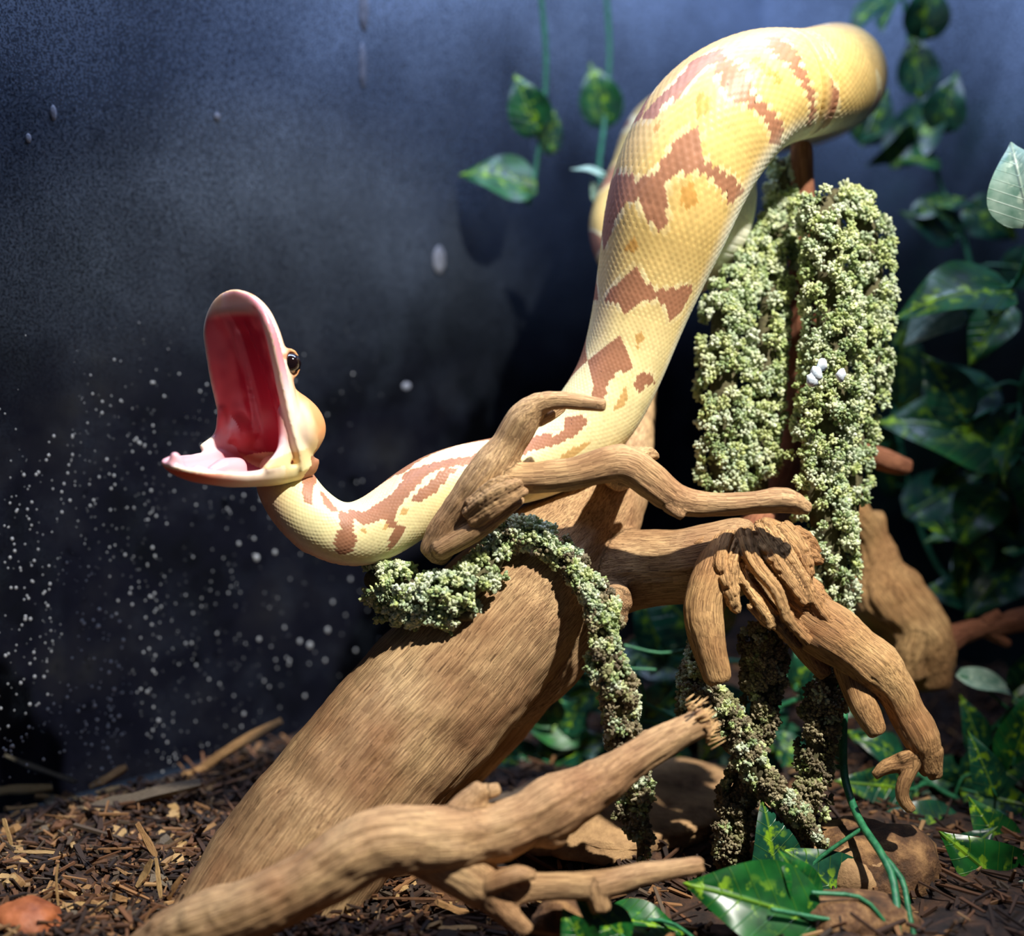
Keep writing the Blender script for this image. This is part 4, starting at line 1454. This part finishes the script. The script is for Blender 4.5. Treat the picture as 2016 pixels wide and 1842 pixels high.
vine('leafy_vine', [(1660, 1360, .555), (1560, 1380, .57), (1440, 1430, .585), (1300, 1400, .60), (1200, 1360, .61), (1120, 1450, .61), (1040, 1500, .60)],
     [(1150, 1440, .60, 170, 160, 'leaf', 0, (-.1, .6, .7)), (1130, 1360, .61, 150, 30, 'leaf_dark', 0, (0, .5, .8)), (1060, 1500, .60, 160, 20, 'leaf', 0, (0, .6, .7)), (1230, 1480, .60, 130, 250, 'leaf_dark', 2, (0, .4, .9)),
      (1160, 1600, .56, 110, 100, 'leaf', 2, (-.2, .5, .8)), (1560, 1250, .58, 120, 80, 'leaf', 2, (-.1, .6, .7))],
     'vine trailing in the shade behind the narrow moss strand', seed=9, extra=12, kind='leaf_dark', group=BG,
     stems=([(1230, 1270, .55, 3), (1300, 1285, .55, 3), (1370, 1275, .55, 3)], [(1255, 1330, .54, 4), (1268, 1370, .54, 4), (1262, 1420, .54, 4)], [(1262, 1380, .54, 4), (1300, 1400, .54, 4), (1340, 1420, .54, 4)], [(1120, 1320, .55, 4), (1180, 1330, .55, 4)],
            [(1235, 1315, .55, 3), (1290, 1318, .55, 3)], [(1262, 1418, .54, 4), (1310, 1425, .54, 4)]))

vine('leafy_vine', [(1690, 1440, .585), (1780, 1500, .575), (1860, 1560, .560), (1940, 1590, .545), (2060, 1640, .530)],
     [(1800, 1560, .56, 150, 200, 'leaf_dark', 0, (0, .6, .7)), (1900, 1650, .53, 170, 160, 'leaf_dark', 0, (0, .6, .7)), (1850, 1720, .505, 150, 40, 'leaf_dark', 2, (0, .6, .7)), (1990, 1700, .51, 150, 120, 'leaf', 0, (-.1, .5, .8))],
     'dark leaf tangle on the ground beyond the hooked root tip', seed=13, extra=16, kind='leaf_dark', size=(100, 180), group=BG)
vine('leafy_vine', [(1080, 1300, .625), (1180, 1280, .62), (1300, 1330, .61), (1420, 1300, .60), (1540, 1330, .59), (1640, 1420, .58)],
     [(1330, 1460, .59, 150, 250, 'leaf_dark', 0, (0, .6, .7)), (1520, 1430, .58, 150, 300, 'leaf_dark', 0, (0, .6, .7))],
     'dark leaf tangle behind the dried moss strands', seed=14, extra=18, kind='leaf_dark', size=(110, 180), group=BG)

# front plant: long cord-like stalks and broad leaves on the ground
vine('trailing_plant', [(1664, 1370, .500, 7), (1660, 1450, .495, 8), (1663, 1530, .490, 8), (1690, 1610, .472, 8), (1735, 1680, .455, 8), (1760, 1740, .445, 8), (1768, 1842, .432, 8), (1765, 1900, .428, 8)],
     [(1610, 1812, .434, 270, 163, 'leaf_front', 0, (0, .5, .9)), (1605, 1785, .440, 130, 120, 'leaf_front', 0, (.3, .5, .85)), (1532, 1765, .470, 190, 96, 'leaf_dark', 0, (.3, .55, .75))],
     'green cord-stalked plant with a yellow-flecked leaf resting on the brown stone', rad=7, seed=10, cat='plant',
     stems=([(1735, 1680, .455, 6), (1775, 1730, .446, 6), (1790, 1800, .437, 6), (1805, 1870, .431, 6)],
            [(1600, 1757, .436, 5), (1690, 1765, .436, 5), (1730, 1800, .434, 5), (1760, 1842, .434, 5)],
            [(1520, 1790, .430, 5), (1620, 1808, .432, 5), (1700, 1820, .432, 5), (1760, 1850, .434, 5)],
            [(1663, 1500, .492, 5), (1640, 1490, .500, 5), (1625, 1470, .505, 5)], [(1663, 1510, .491, 5), (1630, 1508, .500, 5)]))
vine('ground_plant', [(1380, 1860, .430), (1330, 1820, .438), (1270, 1810, .442), (1210, 1830, .438)],
     [(1200, 1805, .440, 155, -8, 'leaf_front', 0, (0, .85, .5)), (1235, 1850, .425, 130, 140, 'leaf_front', 0, (-.3, .6, .7)), (1160, 1880, .42, 100, 120, 'leaf_front', 1, (-.2, .5, .8))],
     'low leaves tucked under the tip of the lower forked limb', rad=4, seed=11, cat='plant')
vine('ground_plant', [(1690, 1850, .470), (1660, 1790, .472), (1620, 1730, .476)],
     [(1690, 1800, .466, 190, 135, 'leaf_dark', 1, (.1, .5, .85))],
     'very dark leaf leaning against the brown stone', rad=4, seed=12, cat='plant')

# ------------------------------------------------------------------ stones and bark on the ground
def stone(name, c, r, mat, label, cat, seed, amp=0.16, rot=0.0):
    v, f = ico2()
    for _ in range(2):
        vl, fl = list(map(tuple, v)), []
        cache = {}

        def mp(a, b):
            k = (min(a, b), max(a, b))
            if k not in cache:
                cache[k] = len(vl)
                vl.append(tuple(unit((np.array(vl[a]) + np.array(vl[b])) / 2)))
            return cache[k]
        for a, b, d in f:
            x, y, z = mp(a, b), mp(b, d), mp(d, a)
            fl += [[a, x, z], [b, y, x], [d, z, y], [x, y, z]]
        v, f = np.array(vl), np.array(fl)
    k = 1 + amp * fbm(v * 1.5 + seed * 5.1, 4)
    w = v * k[:, None] * np.asarray(r)
    cs, sn = math.cos(rot), math.sin(rot)
    w = np.stack([w[:, 0] * cs - w[:, 1] * sn, w[:, 0] * sn + w[:, 1] * cs, w[:, 2]], -1)
    return link(name, make_mesh(name, w + np.asarray(c), [f]), mat, label=label, category=cat)


MAT['stone'] = noise_material('stone', [(0.3, lin4(36, 24, 16)), (0.48, lin4(104, 72, 44)), (0.66, lin4(176, 134, 86))], 90, 0.8, 0.9, 0.004, 8)
MAT['cork'] = noise_material('cork', [(0.3, lin4(104, 74, 48)), (0.7, lin4(206, 166, 116))], 60, 0.85, 0.8, 0.003, 7)
MAT['orange_bark'] = noise_material('orange_bark', [(0.3, lin4(120, 62, 34)), (0.7, lin4(190, 112, 66))], 70, 0.6, 0.5, 0.002)
stone('stone', on_floor(1745, 1790) + [0.002, .030, .0], (.027, .021, .019), MAT['stone'], 'rounded brown stone with speckled crust under the cord-like stalks', 'stone', 1)
stone('stone', on_floor(1690, 1860) + [0, .012, .001], (.026, .014, .011), MAT['stone'], 'flat tan stone at the bottom edge below the yellow-flecked leaf', 'stone', 2)
stone('stone', on_floor(1100, 1835) + [0, 0, .004], (.0095, .009, .0085), MAT['stone'], 'small round brown pebble under the lower forked limb', 'stone', 3)
stone('bark_slab', on_floor(1640, 1740) + [0, .01, .0], (.030, .014, .016), MAT['cork'], 'tan bark slab lying behind the rounded brown stone', 'bark', 4, .25, -.5)
stone('bark_chunk', on_floor(48, 1835) + [0, 0, .002], (.014, .011, .010), MAT['orange_bark'], 'orange-brown bark chunk in the lower picture corner on the mulch', 'bark', 5)
stone('bark_slab', on_floor(1225, 1600) + [0, 0, .0], (.062, .045, .012), MAT['cork'], 'blurred tan bark slab on the ground behind the frayed branch', 'bark', 6, .3, .3)
# pale flecks stuck in the moss
MAT['fleck'] = noise_material('fleck', [(0.3, lin4(190, 210, 226)), (0.7, lin4(240, 246, 250))], 300, 0.5)

for fx, fy, fd, fr in ((1608, 735, .478, .0032), (1600, 748, .478, .0028), (1618, 718, .478, .0026), (1655, 738, .480, .0026)):
    fv, ff = ico2()
    fw = fv * fr * (1 + .35 * fbm(fv * 2 + fx, 2))[:, None] * np.array([.8, .5, 1.0])
    adopt(MOSS_LONG, link('white_fleck', make_mesh('white_fleck', fw + P(fx, fy, fd), [ff]), MAT['fleck']))

# ------------------------------------------------------------------ wood chips and litter in the mulch
def chip_mesh(seed, l, w, t):
    rng = np.random.default_rng(900 + seed)
    n = 7
    v = []
    for i in range(n):
        u = i / (n - 1)
        e = (0.25 + 0.75 * math.sin(math.pi * min(max(u, .06), .94)) ** .35)
        ww, tt = w * e * rng.uniform(.75, 1.1), t * rng.uniform(.6, 1.1)
        bend = .06 * math.sin(u * 3.0 + seed)
        v += [[(u - .5) * l, -ww, bend * l - tt], [(u - .5) * l + rng.normal(0, .02) * l, ww, bend * l - tt], [(u - .5) * l, ww * rng.uniform(.6, 1), bend * l + tt], [(u - .5) * l + rng.normal(0, .02) * l, -ww * rng.uniform(.6, 1), bend * l + tt]]
    f = grid_faces(n, 4)
    e = np.array([[3, 2, 1, 0], [4 * n - 4, 4 * n - 3, 4 * n - 2, 4 * n - 1]])
    return make_mesh('wood_chip', np.array(v), [f[:, ::-1], e[:, ::-1]], False)


def chip_material(name, a, b):
    return noise_material(name, [(0.3, a), (0.7, b)], 60, 0.8, 0.6, 0.002, 5, (6, 90, 60))


CHIPM = [chip_material('chip_tan', lin4(120, 80, 46), lin4(200, 156, 98)), chip_material('chip_pale', lin4(166, 124, 74), lin4(228, 192, 132)), chip_material('chip_brown', lin4(64, 42, 28), lin4(136, 94, 60)), chip_material('chip_grey', lin4(78, 68, 56), lin4(146, 130, 108))]


def put_chip(me, mat, p, yaw, pitch, roll, label, group=None, scale=1.0):
    o = bpy.data.objects.new('wood_chip', me)
    COL.objects.link(o)
    o.location = Vector([float(x) for x in p])
    o.rotation_euler = (roll, pitch, yaw)
    o.scale = (scale,) * 3
    o['label'] = label
    o['category'] = 'wood chip'
    if group:
        o['group'] = group
    if not me.materials:
        me.materials.append(mat)
    return o


M2 = 0.0002
for k, (x0, y0, x1, y1, w, t, mt, lab) in enumerate((
        (385, 1520, 555, 1418, 20, 7, 0, 'long tan splinter leaning against the left flank of the trunk'),
        (-20, 1560, 102, 1548, 17, 8, 1, 'broad pale chip lying at the left picture edge'),
        (180, 1550, 246, 1508, 16, 6, 0, 'short tan chip tilted up against the misted glass'),
        (190, 1560, 235, 1548, 9, 5, 1, 'small pale chip under the tilted one by the glass'),
        (10, 1485, 150, 1540, 9, 6, 3, 'thin grey bark strip curving up along the glass'),
        (130, 1595, 400, 1545, 24, 10, 3, 'long grey weathered slab of bark beside the trunk foot'),
        (28, 1676, 122, 1680, 7, 4, 1, 'straight pale sliver lying flat near the orange bark'),
        (118, 1700, 112, 1780, 8, 4, 1, 'pale upright sliver standing above the orange bark'),
        (8, 1610, 22, 1665, 8, 3, 1, 'curled pale shaving at the left picture edge'),
        (270, 1620, 310, 1690, 12, 5, 0, 'tan curl of bark standing amid dark mulch'),
        (268, 1745, 300, 1690, 13, 4, 1, 'forked pale shaving beside the trunk foot'),
        (305, 1690, 318, 1765, 9, 4, 1, 'narrow pale shaving right of the forked one'),
        (330, 1770, 360, 1722, 9, 4, 0, 'tan sliver leaning on the lower trunk'),
        (355, 1530, 405, 1510, 13, 7, 0, 'stubby tan chip where the trunk meets the glass side'),
        (745, 1770, 900, 1768, 6, 5, 2, 'thin brown stick lying under the fallen branch'),
        (860, 1800, 1000, 1830, 6, 5, 2, 'dark twig slanting across the mulch under the fallen branch'))):
    ym = max(y0, y1) + 6
    d = floor_depth(max(ym, 1500), 0.002)
    a, b = P(x0, y0, d), P(x1, y1, d)
    mid, ax = (a + b) / 2, b - a
    L = np.linalg.norm(ax)
    zf = float(floor_height(np.array([mid[0]]), np.array([mid[1]]))[0])
    me = chip_mesh(k, L, w * .6 * d / FPX, t * .6 * d / FPX)
    o = put_chip(me, CHIPM[mt], mid, math.atan2(ax[1], ax[0]), -math.asin(np.clip(ax[2] / L, -1, 1)), 0.9, lab)

proto = [(chip_mesh(40 + i, *[(.016, .0022, .0009), (.011, .0028, .0012), (.020, .0016, .0008), (.008, .0030, .0014)][i % 4]), CHIPM[[0, 2, 1, 3, 2, 0, 2, 1][i]]) for i in range(8)]
rng = np.random.default_rng(77)
cnt = 0
while cnt < 120:
    px, py = rng.uniform(0, 420), rng.uniform(1560, 1842)
    if rng.random() < .22:
        px, py = rng.uniform(700, 1100), rng.uniform(1740, 1842)
    p = on_floor(px, py)
    z = float(floor_height(np.array([p[0]]), np.array([p[1]]))[0])
    pk = rng.integers(8)
    me, mt = proto[pk]
    where = px < 500
    tone = ['tan', 'dark brown', 'pale', 'grey', 'dark brown', 'tan', 'dark brown', 'pale'][pk]
    form = ['slim', 'stubby', 'long thin', 'short thick'][pk % 4]
    zone = ('by the glass' if py < 1640 else 'beside the lower trunk' if px > 220 else 'above the orange bark') + ' left of the trunk' if where else 'under the fallen branch'
    put_chip(me, mt, [p[0], p[1], z + .0014], rng.uniform(0, 6.28), rng.normal(0, .3), rng.uniform(-.6, .6),
             '%s %s wood chip %s' % (form, tone, zone), '%s %s chips %s' % (form, tone, zone), rng.uniform(.5, 1.1))
    cnt += 1


def build_litter():
    """Fine shreds of coir and bark: too many and too small to count."""
    rng = np.random.default_rng(5)
    n = 14000
    x = np.concatenate([rng.uniform(-.27, -.03, int(n * .62)), rng.uniform(-.05, .36, n - int(n * .62))])
    y = np.concatenate([rng.uniform(-.16, .14, int(n * .62)), rng.uniform(-.17, .25, n - int(n * .62))])
    keep = ((np.stack([x, y], -1) - CORNER) @ IN_L > .004) & ((np.stack([x, y], -1) - CORNER) @ IN_B > .004)
    x, y = x[keep], y[keep]
    n = len(x)
    z = floor_height(x, y) + rng.uniform(-.0005, .0035, n)
    yaw, pit = rng.uniform(0, 6.28, n), rng.normal(0, .38, n)
    ax = np.stack([np.cos(yaw) * np.cos(pit), np.sin(yaw) * np.cos(pit), np.sin(pit)], -1)
    sd = np.stack([-np.sin(yaw), np.cos(yaw), np.zeros(n)], -1)
    up = np.cross(ax, sd)
    l = rng.uniform(.0012, .0065, n) * np.where(rng.random(n) < .12, 2.0, 1)
    w = rng.uniform(.00025, .0012, n)
    t = rng.uniform(.0002, .0006, n)
    cube = np.array([[-1, -1, -1], [-1, 1, -1], [-1, 1, 1], [-1, -1, 1], [1, -.6, -1], [1, .6, -1], [1, .6, 1], [1, -.6, 1]], float)
    v = np.stack([x, y, z], -1)[:, None] + cube[None, :, 0:1] * (ax * l[:, None])[:, None] + cube[None, :, 1:2] * (sd * w[:, None])[:, None] + cube[None, :, 2:3] * (up * t[:, None])[:, None]
    f0 = np.array([[0, 3, 2, 1], [4, 5, 6, 7], [0, 1, 5, 4], [1, 2, 6, 5], [2, 3, 7, 6], [3, 0, 4, 7]])
    f = (f0[None] + (np.arange(n) * 8)[:, None, None]).reshape(-1, 4)
    pal = np.array([lin(70, 46, 30), lin(112, 74, 46), lin(150, 108, 68), lin(46, 30, 22), lin(184, 144, 96), lin(92, 76, 60)])
    c = pal[rng.choice(6, n, p=[.27, .25, .13, .23, .04, .08])] * rng.uniform(.4, .95, (n, 1))
    me = make_mesh('bark_litter', v.reshape(-1, 3), [f], False)
    colour_attr(me, 'tint', np.clip(np.repeat(c, 8, axis=0), 0, 1))
    o = link('bark_litter', me, attr_material('litter', rough=0.85), FLOOR, kind='stuff')
    return o


build_litter()
